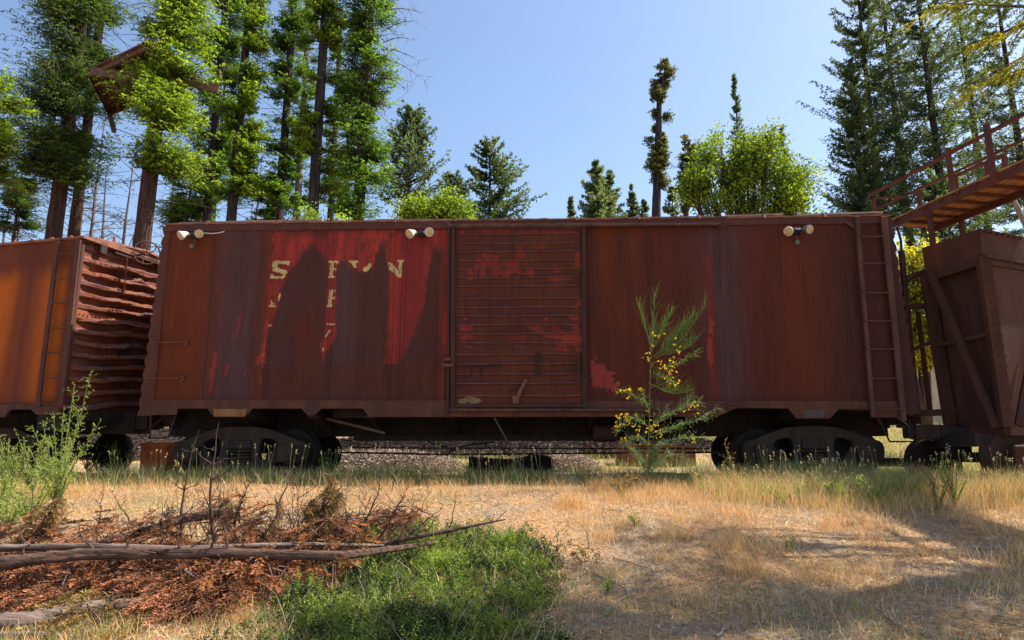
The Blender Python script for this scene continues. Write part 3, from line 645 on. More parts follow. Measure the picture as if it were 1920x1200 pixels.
C = mixc(C, srgb(90, 40, 24, .9), np.clip((ZBL + .22 - Z) * 8, 0, 1) * .6)
C = C * (.8 + .4 * s2[..., None])
Yd = (fbm(X * .9, Z * .9, 171, 3) - .5) * .05
npmesh('side_panel', np.stack([X, Yd, Z], -1).reshape(-1, 3), F, MATS['painted_steel'], lc, cols=C.reshape(-1, 3), smooth=True)
m = MB(); m.span((-12.4, .0, ZBL), (-6.02, .03, ZTL)); m.span((-12.4, DEP - .03, ZBL), (0, DEP, ZTL)); m.build('side_panel', RMID, lc)
m = MB(); m.span((-12.4, .05, ZBL + .02), (0, DEP - .05, ZBL + .1)); m.build('floor', RBLACK, lc)
m = MB(); m.span((-12.42, .03, ZBL), (-12.40, DEP - .03, ZTL)); m.build('ribbed_end', RMID, lc)
nz, ny = 420, 300
yy = np.linspace(0, DEP, ny); zz = np.linspace(ZBL - .02, ZTL - .02, nz); Y_, Z_ = np.meshgrid(yy, zz)
tz = Z_ + (fbm(Y_ * .9, Z_ * 1.1, 131, 3) - .5) * .16 + (fbm(Y_ * 6, Z_ * 6, 138, 2) - .5) * .035 + .02 * np.sin(Y_ * 3.1) - .05 * Y_
per = .215; ph = ((tz - ZBL) / per) % 1
tap = np.clip(np.minimum(Y_ - .05, DEP - .05 - Y_) / .45, 0, 1) ** .7
rib = np.where(ph < .55, np.clip(np.sin(ph / .55 * math.pi) * 1.7, 0, 1), 0)
crumple = (fbm(Y_ * 2.2, Z_ * 7, 132, 4) - .5)
h = rib * (.06 + .13 * fbm(Y_ * 1.2, Z_ * 2.5, 139)) * tap + crumple * .17 * np.clip(Y_ / 1.0, 0, 1) + (fbm(Y_ * 1.0, Z_ * .8, 133, 2) - .5) * .12 * np.sin(np.clip(Y_ / DEP, 0, 1) * math.pi)
h = h + .008 * np.sin(Y_ * 60) * (rib > .2) * np.clip((fbm(Y_ * 2, Z_ * 3, 134) - .52) * 8, 0, 1)
h = np.where(Z_ > ZTL - .34, h * .3, h)
i = np.arange(nz * ny).reshape(nz, ny); F = np.stack([i[:-1, :-1], i[:-1, 1:], i[1:, 1:], i[1:, :-1]], -1).reshape(-1, 4)
C = np.zeros(Y_.shape + (3,)) + np.array([.13, .038, .02])
C = mixc(C, np.array([.20, .075, .05]), np.clip(rib * 1.4 - .5, 0, 1) * .6); C = mixc(C, np.array([.20, .05, .016]), np.clip((fbm(Y_ * 2, Z_ * 2, 135) - .5) * 6, 0, 1) * .6)
C = mixc(C, np.array([.11, .05, .05]), np.clip((fbm(Y_ * 1.5, Z_ * 4, 136) - .58) * 9, 0, 1) * .7); C = C * (.7 + .6 * fbm(Y_ * 14, Z_ * 14, 137)[..., None])
npmesh('ribbed_end', np.stack([h, Y_, Z_], -1).reshape(-1, 3), F, MATS['painted_steel'], lc, cols=C.reshape(-1, 3), smooth=True)
m = MB()
for k in range(8): m.tube([(.05, .12 + k * .09, ZBL + (ZTL - ZBL) * .545), (.075, .12 + k * .09, ZBL + (ZTL - ZBL) * .545)], .013, 6)
m.span((-.01, .02, ZBL + (ZTL - ZBL) * .52), (.045, .95, ZBL + (ZTL - ZBL) * .57)); m.build('riveted_strip', RBRIGHT, lc)
m = MB(); m.span((-.07, -.02, ZBL - .06), (.045, .0, ZTL)); m.span((-.01, -.0, ZBL - .06), (.06, .07, ZTL)); m.build('corner_post', RMID, lc, bevel=.008)
m = MB(); V = [(-12.4, -.05, ZTL), (.12, -.05, ZTL), (.12, DEP / 2, ZTL + .17), (.12, DEP + .05, ZTL), (-12.4, DEP + .05, ZTL), (-12.4, DEP / 2, ZTL + .17), (-12.4, -.05, ZTL - .04), (.12, -.05, ZTL - .04), (.12, DEP + .05, ZTL - .04), (-12.4, DEP + .05, ZTL - .04)]
m.add(V, [(0, 1, 2, 5), (5, 2, 3, 4), (6, 7, 1, 0), (7, 8, 3, 2, 1), (9, 6, 0, 5, 4), (8, 9, 4, 3), (6, 9, 8, 7)])
m.build('roof', rust('roof_rust', 0), lc)
m = MB()
for k in range(5):
    x = -.3 - k * .42; m.lathe((x, .06, ZTL + .02), (0, 1, .1), [(0, .05), (.06, .05)], 10)
m.tube([(-.02, .75, ZTL + .03), (-.02, .75, ZTL + .24)], .025, 6); m.build('roof_fitting', RBRIGHT, lc)
m = MB(); m.beam((.02, .3, ZTL + .05), (.10, 1.3, ZTL + .12), .12, .035); m.beam((.10, 1.3, ZTL + .13), (.04, 2.6, ZTL + .06), .14, .035); m.beam((-.2, .4, ZTL + .09), (-.16, 1.4, ZTL + .16), .1, .03); m.build('end_walk', rust('walk_rust', (.36, .17, .11), (.2, .08, .05)), lc)
P = Lp([(0, 758), (0, 782), (12, 782), (24, 768), (62, 768), (72, 778), (114, 778), (112, 757)])
P = [(-6, P[0][1]), (-6, P[1][1])] + P[1:]; P[2] = (P[2][0] - .01, P[1][1])
m = MB(); m.prism(P, lambda a, b: (a, -.04, b), lambda a, b: (a, -.005, b)); m.build('side_sill', rust('sill_rust', 0), lc)
lad2 = bpy.data.objects.new('ladder', None); sc.collection.objects.link(lad2); lad2.parent = lc
def fbars(fr, L, mat, parent, name, y, t):
    for P in L:
        m = MB(); m.prism([fr.loc(px, py, y) for px, py in P], lambda a, b: (a, y - t / 2, b), lambda a, b: (a, y + t / 2, b)); m.build(name, mat, parent, bevel=.004)
fbars(FL, [[(105, 453), (112, 453), (75, 762), (67, 762)], [(144, 450), (152, 450), (118, 764), (109, 764)]], MATS['post_rust'], lad2, 'stile', -.09, .04)
for py, xa, xb in ((475, 104, 146), (522, 99, 141), (568, 93, 135), (615, 87, 129), (661, 81, 123), (709, 76, 117), (757, 70, 113)):
    m = MB(); a = FL.loc(xa, py, -.1); b = FL.loc(xb, py, -.1); m.tube([(a[0], -.10, a[1]), (b[0], -.10, b[1])], .013, 8); m.build('rung', MATS['sill_rust'], lad2)
# brake wheel hanging askew with its chain, and the brackets behind it
p = FL.loc(275, 474, 1.15); bw = bpy.data.objects.new('brake_wheel', None); sc.collection.objects.link(bw); bw.parent = lc
cpos = Matrix.Rotation(-FL.a, 4, 'Z') @ (at(275, 474, 12.65) - FL.o); bw.location = cpos
ax = (Matrix.Rotation(-FL.a, 3, 'Z') @ Vector((.52, -.85, .05))).normalized(); q = ax.to_track_quat('Z', 'Y').to_matrix()
m = MB(); R0 = .225
m.tube([q @ Vector((R0 * math.cos(a), R0 * math.sin(a), 0)) for a in [k * math.pi / 16 for k in range(33)]], .014, 8, cap=False); m.build('rim', RPINK, bw)
m = MB()
for k in range(5):
    a = k * 1.2566 + .3; m.tube([q @ Vector((r * math.cos(a + .5 * (r / R0) ** 2), r * math.sin(a + .5 * (r / R0) ** 2), -.05 * (1 - r / R0))) for r in (.03, .09, .15, R0)], .010, 6)
m.lathe((0, 0, 0), ax, [(-.07, .03), (-.03, .045), (-.02, .045)], 10); m.build('spoke', RPINK, bw)
m = MB(); b0 = cpos - ax * .08; m.tube([b0, (.05, cpos.y + .1, cpos.z)], .02, 6); m.span((.0, cpos.y - .35, cpos.z - .09), (.10, cpos.y + .12, cpos.z + .12)); m.span((.0, cpos.y - .75, cpos.z - .12), (.05, cpos.y - .45, cpos.z + .08)); m.span((.05, cpos.y - .7, cpos.z - .18), (.12, cpos.y - .55, cpos.z + .04))
m.span((0, 1.0, cpos.z - .02), (.12, 2.4, cpos.z + .05)); m.build('brake_housing', RDARK, lc, bevel=.01)
m = MB()
for k in range(15):
    z = cpos.z - .15 - k * .045; c = Vector((.16, cpos.y - .12, z)); d = (1, 0) if k % 2 else (0, 1)
    m.tube([c + Vector((d[0] * .016 * math.cos(a), d[1] * .016 * math.cos(a), .03 * math.sin(a))) for a in [j * math.pi / 4 for j in range(9)]], .006, 4, cap=False)
m.build('brake_chain', RPINK, lc)
m = MB(); m.span((-12.4, 1.3, ZBL - .4), (.35, 1.7, ZBL)); m.span((-.05, .2, ZBL - .2), (.10, 2.8, ZBL)); m.span((.1, 1.32, ZBL - .33), (.6, 1.66, ZBL - .05)); m.span((-.6, .15, ZBL - .38), (-.1, .6, ZBL - .02)); m.build('centre_sill', RBLACK, lc)
truck(lc, -1.75, back=False, mat=RDARK)
# ------------------------------------------------------------------ the ore hopper at the right
hz0 = RAIL
N0 = at(1842, 480, 10.4); base_h = Vector((N0.x + .6, 11.2, RAIL))
hp = empty('hopper_car', base_h, 0, 'dark red steel hopper wagon with braced end, cut off by the right edge', 'railway wagon')
hl = lambda v: Vector(v) - base_h
def ext(a, b, k): return a + (b - a) * k
RH = rust('hopper_red', (.095, .028, .011), (.045, .016, .008), 3); RHD = rust('hopper_dark', (.065, .022, .014), (.034, .014, .010), 3); RHB = rust('hopper_beam', (.075, .026, .013), (.036, .015, .009), 5)
def row(pN, pF, pR): 
    n, f, r = at(*pN, 10.4), at(*pF, 11.4), at(*pR, 10.85); r = ext(n, r, 4.0)
    z = n.z; f.z = f.z * .5 + z * .5; r.z = z
    return [hl(v) for v in (n, f, f + (r - n), r)]
T = row((1838, 428), (1728, 468), (1920, 440)); M_ = row((1842, 482), (1737, 520), (1925, 494)); B_ = row((1888, 801), (1784, 812), (1990, 796))
def band_(a, b, mat, name, t=0):
    V = a + b; F = [(k, (k + 1) % 4, (k + 1) % 4 + 4, k + 4) for k in range(4)]; m = MB(); m.add(V, F + [(3, 2, 1, 0), (4, 5, 6, 7)]); return m.build(name, mat, hp)
def inset(r, d):
    c = sum(r, Vector()) / 4; out = []
    for v in r:
        w_ = v - c; w_.z = 0; out.append(v - w_.normalized() * d)
    return out
band_(T, M_, RH, 'rim')
band_(inset(M_, .12), inset(B_, .12), RHD, 'bin')
nS = lambda a, b: (b - a)
m = MB()
n_, f_, b_, r_ = M_; nb, fb_, bb, rb = B_
up = (0, -1, 0)
for a, b in ((n_, nb), (f_, fb_), (r_, rb)): m.beam(a, b, .17, .10, up)
for a, b in ((n_, f_), (nb, fb_), (n_, r_), (nb, rb)): m.beam(a - Vector((0, 0, .05)), b - Vector((0, 0, .05)), .08, .14)
e0, e1 = n_.lerp(nb, .46), f_.lerp(fb_, .46); m.beam(e0, e1, .05, .06)
m.build('end_frame', RHB, hp)
m = MB(); o_ = Vector((-.10, -.06, 0)); m.beam(n_.lerp(f_, .86) + o_ + Vector((0, 0, .0)), nb.lerp(fb_, .12) + o_, .12, .05, up); m.build('diagonal_brace', RHD, hp)
sd = (r_ - n_).normalized(); m = MB(); m.beam(nb + sd * .18 + Vector((0, -.09, .02)), nb + sd * 1.0 + Vector((0, -.09, 1.6)), .12, .04, up); m.build('side_brace', RHD, hp)
sp = [inset([n_, n_, n_, n_], 0)[0]]
m = MB(); fn = Vector((sd.y, -sd.x, 0)); 
p0, p1, p2, p3 = n_ + sd * .16, n_ + sd * 3.6, nb + sd * 3.6, nb + sd * .16
m.add([p + fn * k for k in (.012, -.03) for p in (p0, p1, p2, p3)], [(0, 1, 2, 3), (7, 6, 5, 4), (0, 4, 5, 1), (1, 5, 6, 2), (2, 6, 7, 3), (3, 7, 4, 0)]); m.build('side_sheet', RH, hp)
m = MB(); m.beam(n_ + Vector((0, -.06, .0)), n_ + sd * 3.6 + Vector((0, -.06, 0)), .06, .05)
m.build('rim_angle', RHB, hp)
m = MB()
for a, b, k_ in ((n_, nb, 16), (f_, fb_, 16), (n_, f_, 8), (T[0] + Vector((0, 0, -.05)), T[3] + Vector((0, 0, -.05)), 30), (n_ + sd * .14, nb + sd * .14, 16)):
    for k in range(k_):
        c = a.lerp(b, (k + .5) / k_) + Vector((-.0, -.05, 0)); m.tube([c + Vector((0, .04, 0)), c + Vector((0, -.012, 0))], .016, 6)
tag(m.build('rivets', RHB, hp), kind='stuff')
# handrail and platform frame between the hopper and the boxcar
def hpoint(px, py, Y): return hl(at(px, py, Y))
m = MB()
for (a, b, w_) in (((1690, 470), (1721, 795), .09), ((1721, 585), (1744, 772), .06)): m.beam(hpoint(*a, 11.7), hpoint(*b, 11.7), w_, .05, up)
m.tube([hpoint(1672, 430, 11.6), hpoint(1682, 425, 11.6), hpoint(1689, 450, 11.6), hpoint(1697, 560, 11.6), hpoint(1706, 640, 11.65), hpoint(1718, 790, 11.7)], .022, 8)
m.beam(hpoint(1700, 576, 11.72), hpoint(1745, 573, 11.6), .05, .10); m.beam(hpoint(1709, 656, 11.72), hpoint(1760, 637, 11.5), .05, .06)
m.tube([hpoint(1694, 532, 11.7), hpoint(1706, 521, 11.7), hpoint(1722, 514, 11.65), hpoint(1738, 510, 11.5)], .055, 8)
m.tube([hpoint(1735, 515, 11.6), hpoint(1733, 535, 11.6), hpoint(1728, 550, 11.6)], .02, 6); m.tube([hpoint(1733, 578, 11.6), hpoint(1745, 600, 11.6), hpoint(1752, 630, 11.6)], .022, 6)
m.beam(hpoint(1715, 776, 11.7), hpoint(1790, 772, 11.5), .3, .10); m.build('platform_frame', RHB, hp)
m = MB(); a, b = hpoint(1790, 826, 11.0), hpoint(2150, 818, 11.2); m.beam(a, b, .9, .2); m.span(hpoint(1722, 794, 11.4) + Vector((0, -.15, -.18)), hpoint(1762, 800, 11.6) + Vector((0, .2, 0)))
m.beam(hpoint(1760, 808, 11.4), hpoint(1810, 815, 11.2), .3, .2); m.build('underframe', RBLACK, hp)
m = MB(); m.span(hpoint(1722, 824, 11.2), hpoint(1745, 797, 11.45)); m.span(hpoint(1705, 822, 11.3), hpoint(1722, 800, 11.5)); m.build('coupler', RDARK, hp, bevel=.02)
for (px, Y) in ((1890, 10.6), (2085, 10.75)):
    c = hpoint(px, 858, Y); m = MB(); dd = Vector((-.2, 1, 0))
    m.lathe(c, dd, [(-.06, .12), (-.055, .28), (-.07, .34), (-.075, .40), (0, .42), (.05, .44), (.08, .44), (.085, .40), (.06, .3), (.075, .12)], 36)
    m.lathe(c, dd, [(.05, .08), (1.5, .08)], 12); m.lathe(c + dd.normalized() * 1.43, dd, [(-.06, .12), (-.02, .40), (0, .42), (.06, .42), (.08, .2)], 36); m.build('wheelset', RDARK, hp)
c = hpoint(1740, 868, 11.9); m = MB(); m.lathe(c, (-.2, 1, 0), [(-.06, .12), (-.07, .38), (0, .40), (.06, .42), (.08, .2)], 36); m.lathe(c, (-.2, 1, 0), [(0, .08), (1.4, .08)], 12); m.build('wheelset', RBLACK, hp)
m = MB(); c = hpoint(1915, 855, 10.45); m.span(c + Vector((-.15, -.1, -.18)), c + Vector((.4, .05, .16))); m.beam(c + Vector((0, -.03, .1)), c + Vector((1.6, -.03, .1)), .12, .16); m.build('side_frame', RHB, hp, bevel=.02)
for px, py in ((1786, 838), (1800, 842), (1812, 838), (1850, 838)):
    m = MB(); a = hpoint(px, py - 14, 11.2); m.span(a + Vector((-.05, -.03, -.25)), a + Vector((.05, .03, .1))); m.build('brake_hanger', RBLACK, hp)
# ------------------------------------------------------------------ the elevated walkway
def atz(px, py, z):
    r = ray(px, py); t = z / r.z; return Vector((r.x * t, r.y * t, CAMZ + z))
HW = 4.40
A_, Bp = atz(1672, 423, HW), atz(1920, 313, HW); C_, Dp = atz(1710, 446, HW), atz(1920, 358, HW)
wb = Vector((A_.x, A_.y, gz(A_.x, A_.y)))
wk = empty('elevated_walkway', wb, 0, 'rust red steel walkway with plank deck and handrails above the hopper', 'walkway')
dirn = (Bp - A_).normalized(); perp = (C_ - A_) - dirn * (C_ - A_).dot(dirn); Lw = 6.5; WD = perp.length; perp.normalize()
S0 = A_ - dirn * .0
wl = lambda s, q, z: S0 + dirn * s + perp * q + Vector((0, 0, z)) - wb
RW = rust('walkway_steel', (.13, .040, .024), (.07, .024, .017), 4)
for q in (0, WD): m = MB(); m.beam(wl(-.1, q, 0), wl(Lw, q, 0), .05, .12); m.build('deck_beam', RW, wk)
for k in range(17):
    m = MB(); s = .15 + k * .38; m.beam(wl(s, -.06, .045), wl(s, WD + .05, .045), .06, .05); m.build('joist', RW, wk)
m = MB(); rnd = random.Random(2)
for k in range(7):
    q = -.06 + k * (WD + .12) / 7
    s = -.2
    while s < Lw:
        L = rnd.uniform(1.2, 2.4); z = .09 + rnd.uniform(-.006, .008); m.beam(wl(s, q + .085, z), wl(min(s + L, Lw), q + .085 + rnd.uniform(-.006, .006), z), (WD + .12) / 7 - .016, .03); s += L + .015
m.build('deck_planks', wood('orange_plank', (.46, .23, .09), (.20, .09, .04), 3, (1, .2, 1), .3), wk)
RZ = .95
pb = [ (1640, 0), (1787, 1), (1862, 1), (1960, 1)]
rz = lambda px, py, z: atz(px, py, HW + z) - wb
m = MB(); a = rz(1628, 368, RZ); b = rz(1920, 214, RZ); m.beam(a, ext(a, b, 1.7), .06, .05); m.build('top_rail', RW, wk)
m = MB(); a = rz(1640, 394, .52); b = rz(1920, 262, .52); m.beam(a, ext(a, b, 1.7), .035, .035); m.build('mid_rail', RW, wk)
for (p0, p1, w_) in (((1789, 378), (1778, 291), .11), ((1864, 340), (1853, 250), .12), ((1985, 284), (1970, 187), .11)):
    a = rz(*p0, -.05); b = rz(*p1, RZ); b.x = a.x; b.y = a.y; b.z = (HW + RZ) + CAMZ - wb.z; m = MB(); m.beam(a, b, w_, .04, (1, 0, 0)); m.span(a + Vector((-.07, -.05, -.03)), a + Vector((.07, -.02, .12))); m.build('rail_post', RW, wk)
a = rz(1640, 398, .35); b = rz(1638, 372, RZ); m = MB(); m.beam(Vector((b.x, b.y, a.z)), b, .1, .04, (1, 0, 0)); e = Vector((C_.x, C_.y, 0)) - Vector((wb.x, wb.y, 0)); pz = HW + CAMZ - wb.z
m.beam(b, Vector((e.x + .0, b.y - .1, b.z)), .035, .035); m.beam(Vector((e.x, e.y - .4, pz)), Vector((e.x, e.y - .4, b.z)), .10, .05, (1, 0, 0)); m.beam(Vector((b.x, b.y, a.z)), Vector((e.x, b.y - .1, a.z)), .03, .03); m.build('end_rail', RW, wk)
m = MB(); a = rz(1790, 330, RZ - .03); b = rz(1882, 290, RZ - .03); m.beam(a, b, .05, .05)
for p_ in (a, b, a.lerp(b, .66)): m.beam(Vector((p_.x, p_.y, pz)), p_, .09, .05, (1, 0, 0))
m.build('far_rail', RW, wk)
for (px, py, q) in ((1739, 392, 0), (1803, 409, WD), (1990, 290, 0)):
    s = (atz(px, py, HW) - S0).dot(dirn); a = wl(s, q, -.06); m = MB(); g_ = a + wb; m.beam(Vector((a.x, a.y, gz(g_.x, g_.y) - wb.z)), a, .075, .075, (1, 0, 0)); m.build('support_post', RW, wk)
a = at(1899, 372, 12.8); b = at(1925, 425, 12.8)
ex = a + (b - a) * (a.z - gz(a.x, a.y)) / max(.01, (a.z - b.z))
po = empty('leaning_pole', (ex.x, ex.y, gz(ex.x, ex.y)), 0, 'pale bare wooden pole leaning up under the walkway deck', 'pole')
m = MB(); m.tube([Vector((0, 0, -.1)), a - po.location], .05, 8); m.build('shaft', wood('bleached_plank', 0, 0), po)
# ------------------------------------------------------------------ things beyond and under the cars
def chips(name, cx, cy, rx, ry, h, n, col, mat, seed, label, cat):
    rg = np.random.RandomState(seed); a = rg.rand(n) * 6.283; r = np.sqrt(rg.rand(n)); x = cx + r * np.cos(a) * rx; y = cy + r * np.sin(a) * ry
    prof = np.clip(1 - r ** 2.2, 0, 1); z = ground(x, y) + prof * h * (.8 + .4 * vnoise(x * 2, y * 2, seed)) + rg.rand(n) * .05
    d = rg.normal(size=(n, 3)); d[:, 2] *= .35; d /= np.linalg.norm(d, axis=1)[:, None]
    nrm = rg.normal(size=(n, 3)) + [0, 0, .8]; sd_ = np.cross(d, nrm); sd_ /= np.linalg.norm(sd_, axis=1)[:, None]
    Lf = rg.uniform(.05, .14, n)[:, None]; W_ = rg.uniform(.004, .010, n)[:, None]; p = np.stack([x, y, z], 1)
    V = np.stack([p - sd_ * W_, p + sd_ * W_, p + d * Lf + sd_ * W_, p + d * Lf - sd_ * W_], 1).reshape(-1, 3)
    c = np.array(col) * rg.uniform(.65, 1.05, n)[:, None] * (1 + rg.normal(size=(n, 3)) * .05)
    o = npmesh(name, V, np.arange(4 * n).reshape(-1, 4), mat, None, cols=np.repeat(c, 4, 0)); return tag(o, label, cat, None, 'stuff')
chm = rust('wood_chip', (0, 0, 0), attr='col', bump=.1, rough=.95)
def pile(nm, label, pxa, pxb, Y, ry, h, col, n, seed, bed=((.30, .22, .16), (.16, .11, .08))):
    a, b = at(pxa, 860, Y).x, at(pxb, 860, Y).x; cx, rx = (a + b) / 2, (b - a) / 2
    t = np.linspace(0, 1, 14); an = np.linspace(0, 6.283, 49)[:-1]; V = []; 
    for tt in t:
        for q in an:
            x, y = cx + rx * tt * math.cos(q), Y + ry * tt * math.sin(q); V.append((x, y, gz(x, y) + h * .85 * max(0, 1 - tt ** 2.2) - .02 + .05 * float(vnoise(x * 3, y * 3, seed))))
    k = len(an); F = [(i * k + j, i * k + (j + 1) % k, (i + 1) * k + (j + 1) % k, (i + 1) * k + j) for i in range(13) for j in range(k)]
    o = npmesh(nm, V, F, rust('chip_bed%d' % (bed[0][0] * 100), bed[0], bed[1], 25, streak=False), smooth=True); tag(o, label, 'mulch pile', None, 'stuff')
    c = chips('loose_chips', cx, Y, rx, ry, h, n, col, chm, seed, 'loose splintered chips over the ' + label, 'wood chips')
pile('mulch_pile', 'pale mulch heap seen under the left half of the boxcar', 560, 875, 15.6, .9, .34, (.44, .35, .30), 30000, 5)
pile('mulch_pile', 'small pale mulch heap seen under the right half of the boxcar', 1000, 1120, 15.4, .8, .26, (.46, .36, .30), 12000, 6)
# dark banks added further back as under-car shade, with fence panel, blocks, tarp, rusty drum, wall
a = at(1093, 845, 17.5); fp = empty('metal_fence_panel', (a.x, a.y, gz(a.x, a.y)), 0, 'small red slatted metal panel standing beyond the track under the boxcar', 'fence panel')
m = MB(); m.span((0, 0, -.05), (.07, .05, .75)); m.build('post', RPINK, fp)
m = MB(); 
for k in range(6): m.span((.16 + k * .17, 0, .05), (.20 + k * .17, .03, .62))
m.span((.16, .0, .02), (1.06, .03, .06)); m.span((.07, -.005, .58), (1.08, .025, .62)); m.build('slats', RPINK, fp)
for (px, w_, h_, lb) in ((1190, .75, .42, 'squat pale rusty steel box beyond the track, behind the broom stem'), (1262, .9, .40, 'brown steel box beyond the track, left of the right bogie')):
    a = at(px, 860, 16.5); st = empty('steel_box', (a.x, a.y, gz(a.x, a.y)), .1, lb, 'steel box', None)
    m = MB(); m.span((-w_ / 2, -.3, -.05), (w_ / 2, .3, h_)); m.build('shell', rust('box_rust', (.26, .13, .09), (.15, .07, .05)), st, bevel=.02)
    m = MB(); m.span((-w_ / 2 - .02, -.32, h_), (w_ / 2 + .02, .32, h_ + .04)); m.build('lid', rust('box_rust', 0), st)
a = at(300, 850, 13.6); rd = empty('rusty_block', (a.x, a.y, gz(a.x, a.y)), .1, 'bright orange rusted block standing in the gap between the two boxcars', 'steel block')
m = MB(); m.span((-.28, -.2, -.05), (.22, .2, .62)); m.build('shell', rust('block_rust', (.55, .13, .03), (.30, .06, .02), 10), rd, bevel=.03)
m = MB(); m.span((-.3, -.22, .55), (.24, .22, .60)); m.build('flange', rust('block_rust', 0), rd)
pile('shade_bank', 'brown bank added beyond the track for shade under the boxcar', 585, 1370, 19.3, 1.9, .62, (.05, .028, .02), 26000, 7, bed=((.035, .02, .015), (.018, .012, .010)))  # added bank, its dark colour standing in for under-car shade
pile('shade_bank', 'dark bank added beyond the track for shade behind the left bogies', -60, 640, 19.0, 1.9, .55, (.07, .042, .03), 14000, 8, bed=((.055, .03, .022), (.025, .016, .013)))  # second added bank, darkening the view behind the bogies
a = at(878, 868, 13.3); sc_ = empty('dark_filler', (a.x, a.y, gz(a.x, a.y)), .03, 'dark bent sheet added to darken the gap under the middle of the boxcar', 'dark filler')  # bent sheet added to darken the open gap under the car
nx_, ny_ = 60, 14; V = []
for j in range(ny_):
    for i in range(nx_):
        u, v = i / (nx_ - 1), j / (ny_ - 1); V.append((u * 1.62, v * .5 + .05 * math.sin(u * 9), -.03 + .46 * math.sin(v * 1.5) * (.75 + .25 * float(vnoise(u * 5, v * 2, 9))) + .03 * float(vnoise(u * 14, v * 4, 10))))
i = np.arange(nx_ * ny_).reshape(ny_, nx_); F = np.stack([i[:-1, :-1], i[:-1, 1:], i[1:, 1:], i[1:, :-1]], -1).reshape(-1, 4)
o_ = npmesh('sheet', V, F, RDARK, sc_, smooth=True); o_.modifiers.new('thick', 'SOLIDIFY').thickness = .012
m = MB(); m.beam((.05, .0, .03), (1.55, .04, .05), .05, .05); m.build('filler_bar', RMID, sc_)
# teal tarpaulin on the ground
a, b = ong(1108, 884), ong(1345, 888); nx_, ny_ = 60, 12
V = []
for j in range(ny_):
    for i in range(nx_):
        x = a.x + (b.x - a.x) * i / (nx_ - 1); y = 12.4 + .5 * j / (ny_ - 1) + .05 * math.sin(i * .7)
        V.append((x, y, gz(x, y) + .06 + .05 * float(vnoise(i * .35, j * .6, 3)) * (1 if 0 < j < ny_ - 1 else .3)))
i = np.arange(nx_ * ny_).reshape(ny_, nx_); F = np.stack([i[:-1, :-1], i[:-1, 1:], i[1:, 1:], i[1:, :-1]], -1).reshape(-1, 4)
tp = npmesh('tarpaulin', V, F, rust('teal_cloth', (.03, .10, .09), (.02, .055, .05), 8, streak=False), smooth=True); sm = tp.modifiers.new('thick', 'SOLIDIFY'); sm.thickness = .01
tag(tp, 'dark teal tarpaulin lying under the boxcar right of centre', 'tarpaulin')
# block wall far behind the gap at the right
a = at(1742, 760, 26); wl_ = empty('block_wall', (a.x, a.y, gz(a.x, a.y)), .05, 'pale concrete retaining wall seen through the gap left of the hopper', 'wall')
wt = at(1742, 680, 26).z - wl_.location.z
m = MB(); m.span((-1.4, 0, -.3), (2.6, .3, wt)); m.build('lower_wall', rust('concrete', (.44, .38, .28), (.28, .24, .17), 5), wl_, bevel=.02)
m = MB()
for r_i in range(3):
    for k in range(4): m.span((-1.3 + k * .42 + (.2 if r_i % 2 else 0), .03, wt + .01 + r_i * .21), (-.9 + k * .42 + (.2 if r_i % 2 else 0), .3, wt + .20 + r_i * .21))
m.build('blocks', rust('concrete', 0), wl_, bevel=.01)
# ------------------------------------------------------------------ plants: shared builders
ZV = np.array([0, 0, 1.0])
def nrmz(a): return a / (np.linalg.norm(a, axis=-1, keepdims=True) + 1e-9)
def diamonds(p, d, L, W, rg, nup=.7):
    """leaf-sized faces: base, side, tip, side"""
    n = rg.normal(size=p.shape); n[:, 2] += nup; s = nrmz(np.cross(d, n)); L = np.reshape(L, (-1, 1)); W = np.reshape(W, (-1, 1))
    return np.stack([p, p + d * L * .45 + s * W, p + d * L, p + d * L * .45 - s * W], 1)
def fronds(rg, P0, D, L, ntw, nlf, lf, lw, spread=.5, droop=.15, curl=0.0, ang=.9, flat=.35, jit=.5):
    n = len(P0); L = L[:, None]
    t = (np.arange(ntw)[None] + rg.rand(n, ntw)) / ntw; tt = .1 + .9 * t
    side = nrmz(np.cross(D, ZV)); sg = np.where(np.arange(ntw) % 2, 1.0, -1.0)[None, :, None]
    base = P0[:, None] + D[:, None] * (L * tt)[..., None]; base[..., 2] += L * (-droop * tt + curl * tt ** 2)
    tw = nrmz(D[:, None] * math.cos(ang) + side[:, None] * sg * math.sin(ang) + rg.normal(size=(n, ntw, 3)) * flat * [1, 1, .8])
    tl = spread * L * (1.05 - .75 * t) * rg.uniform(.6, 1.2, (n, ntw))
    u = (np.arange(nlf)[None, None] + rg.rand(n, ntw, nlf)) / nlf
    p = base[:, :, None] + tw[:, :, None] * (tl[..., None] * u)[..., None]; p[..., 2] -= (tl[..., None] * u ** 2) * .25 * (droop > 0)
    d = nrmz(tw[:, :, None] + rg.normal(size=p.shape) * jit)
    tint = np.clip(.03 + .95 * (u * .6 + .4) * tt[..., None] ** 1.3 + rg.normal(size=(n, 1, 1)) * .20 + rg.normal(size=u.shape) * .08, 0, 1)  # interior shade and lit tips put into the tint, with lighter new growth
    k = p.size // 3
    V = diamonds(p.reshape(-1, 3), d.reshape(-1, 3), lf * rg.uniform(.6, 1.3, k), lw * rg.uniform(.7, 1.3, k), rg)
    return V.reshape(-1, 3), np.repeat(tint.reshape(-1), 4)
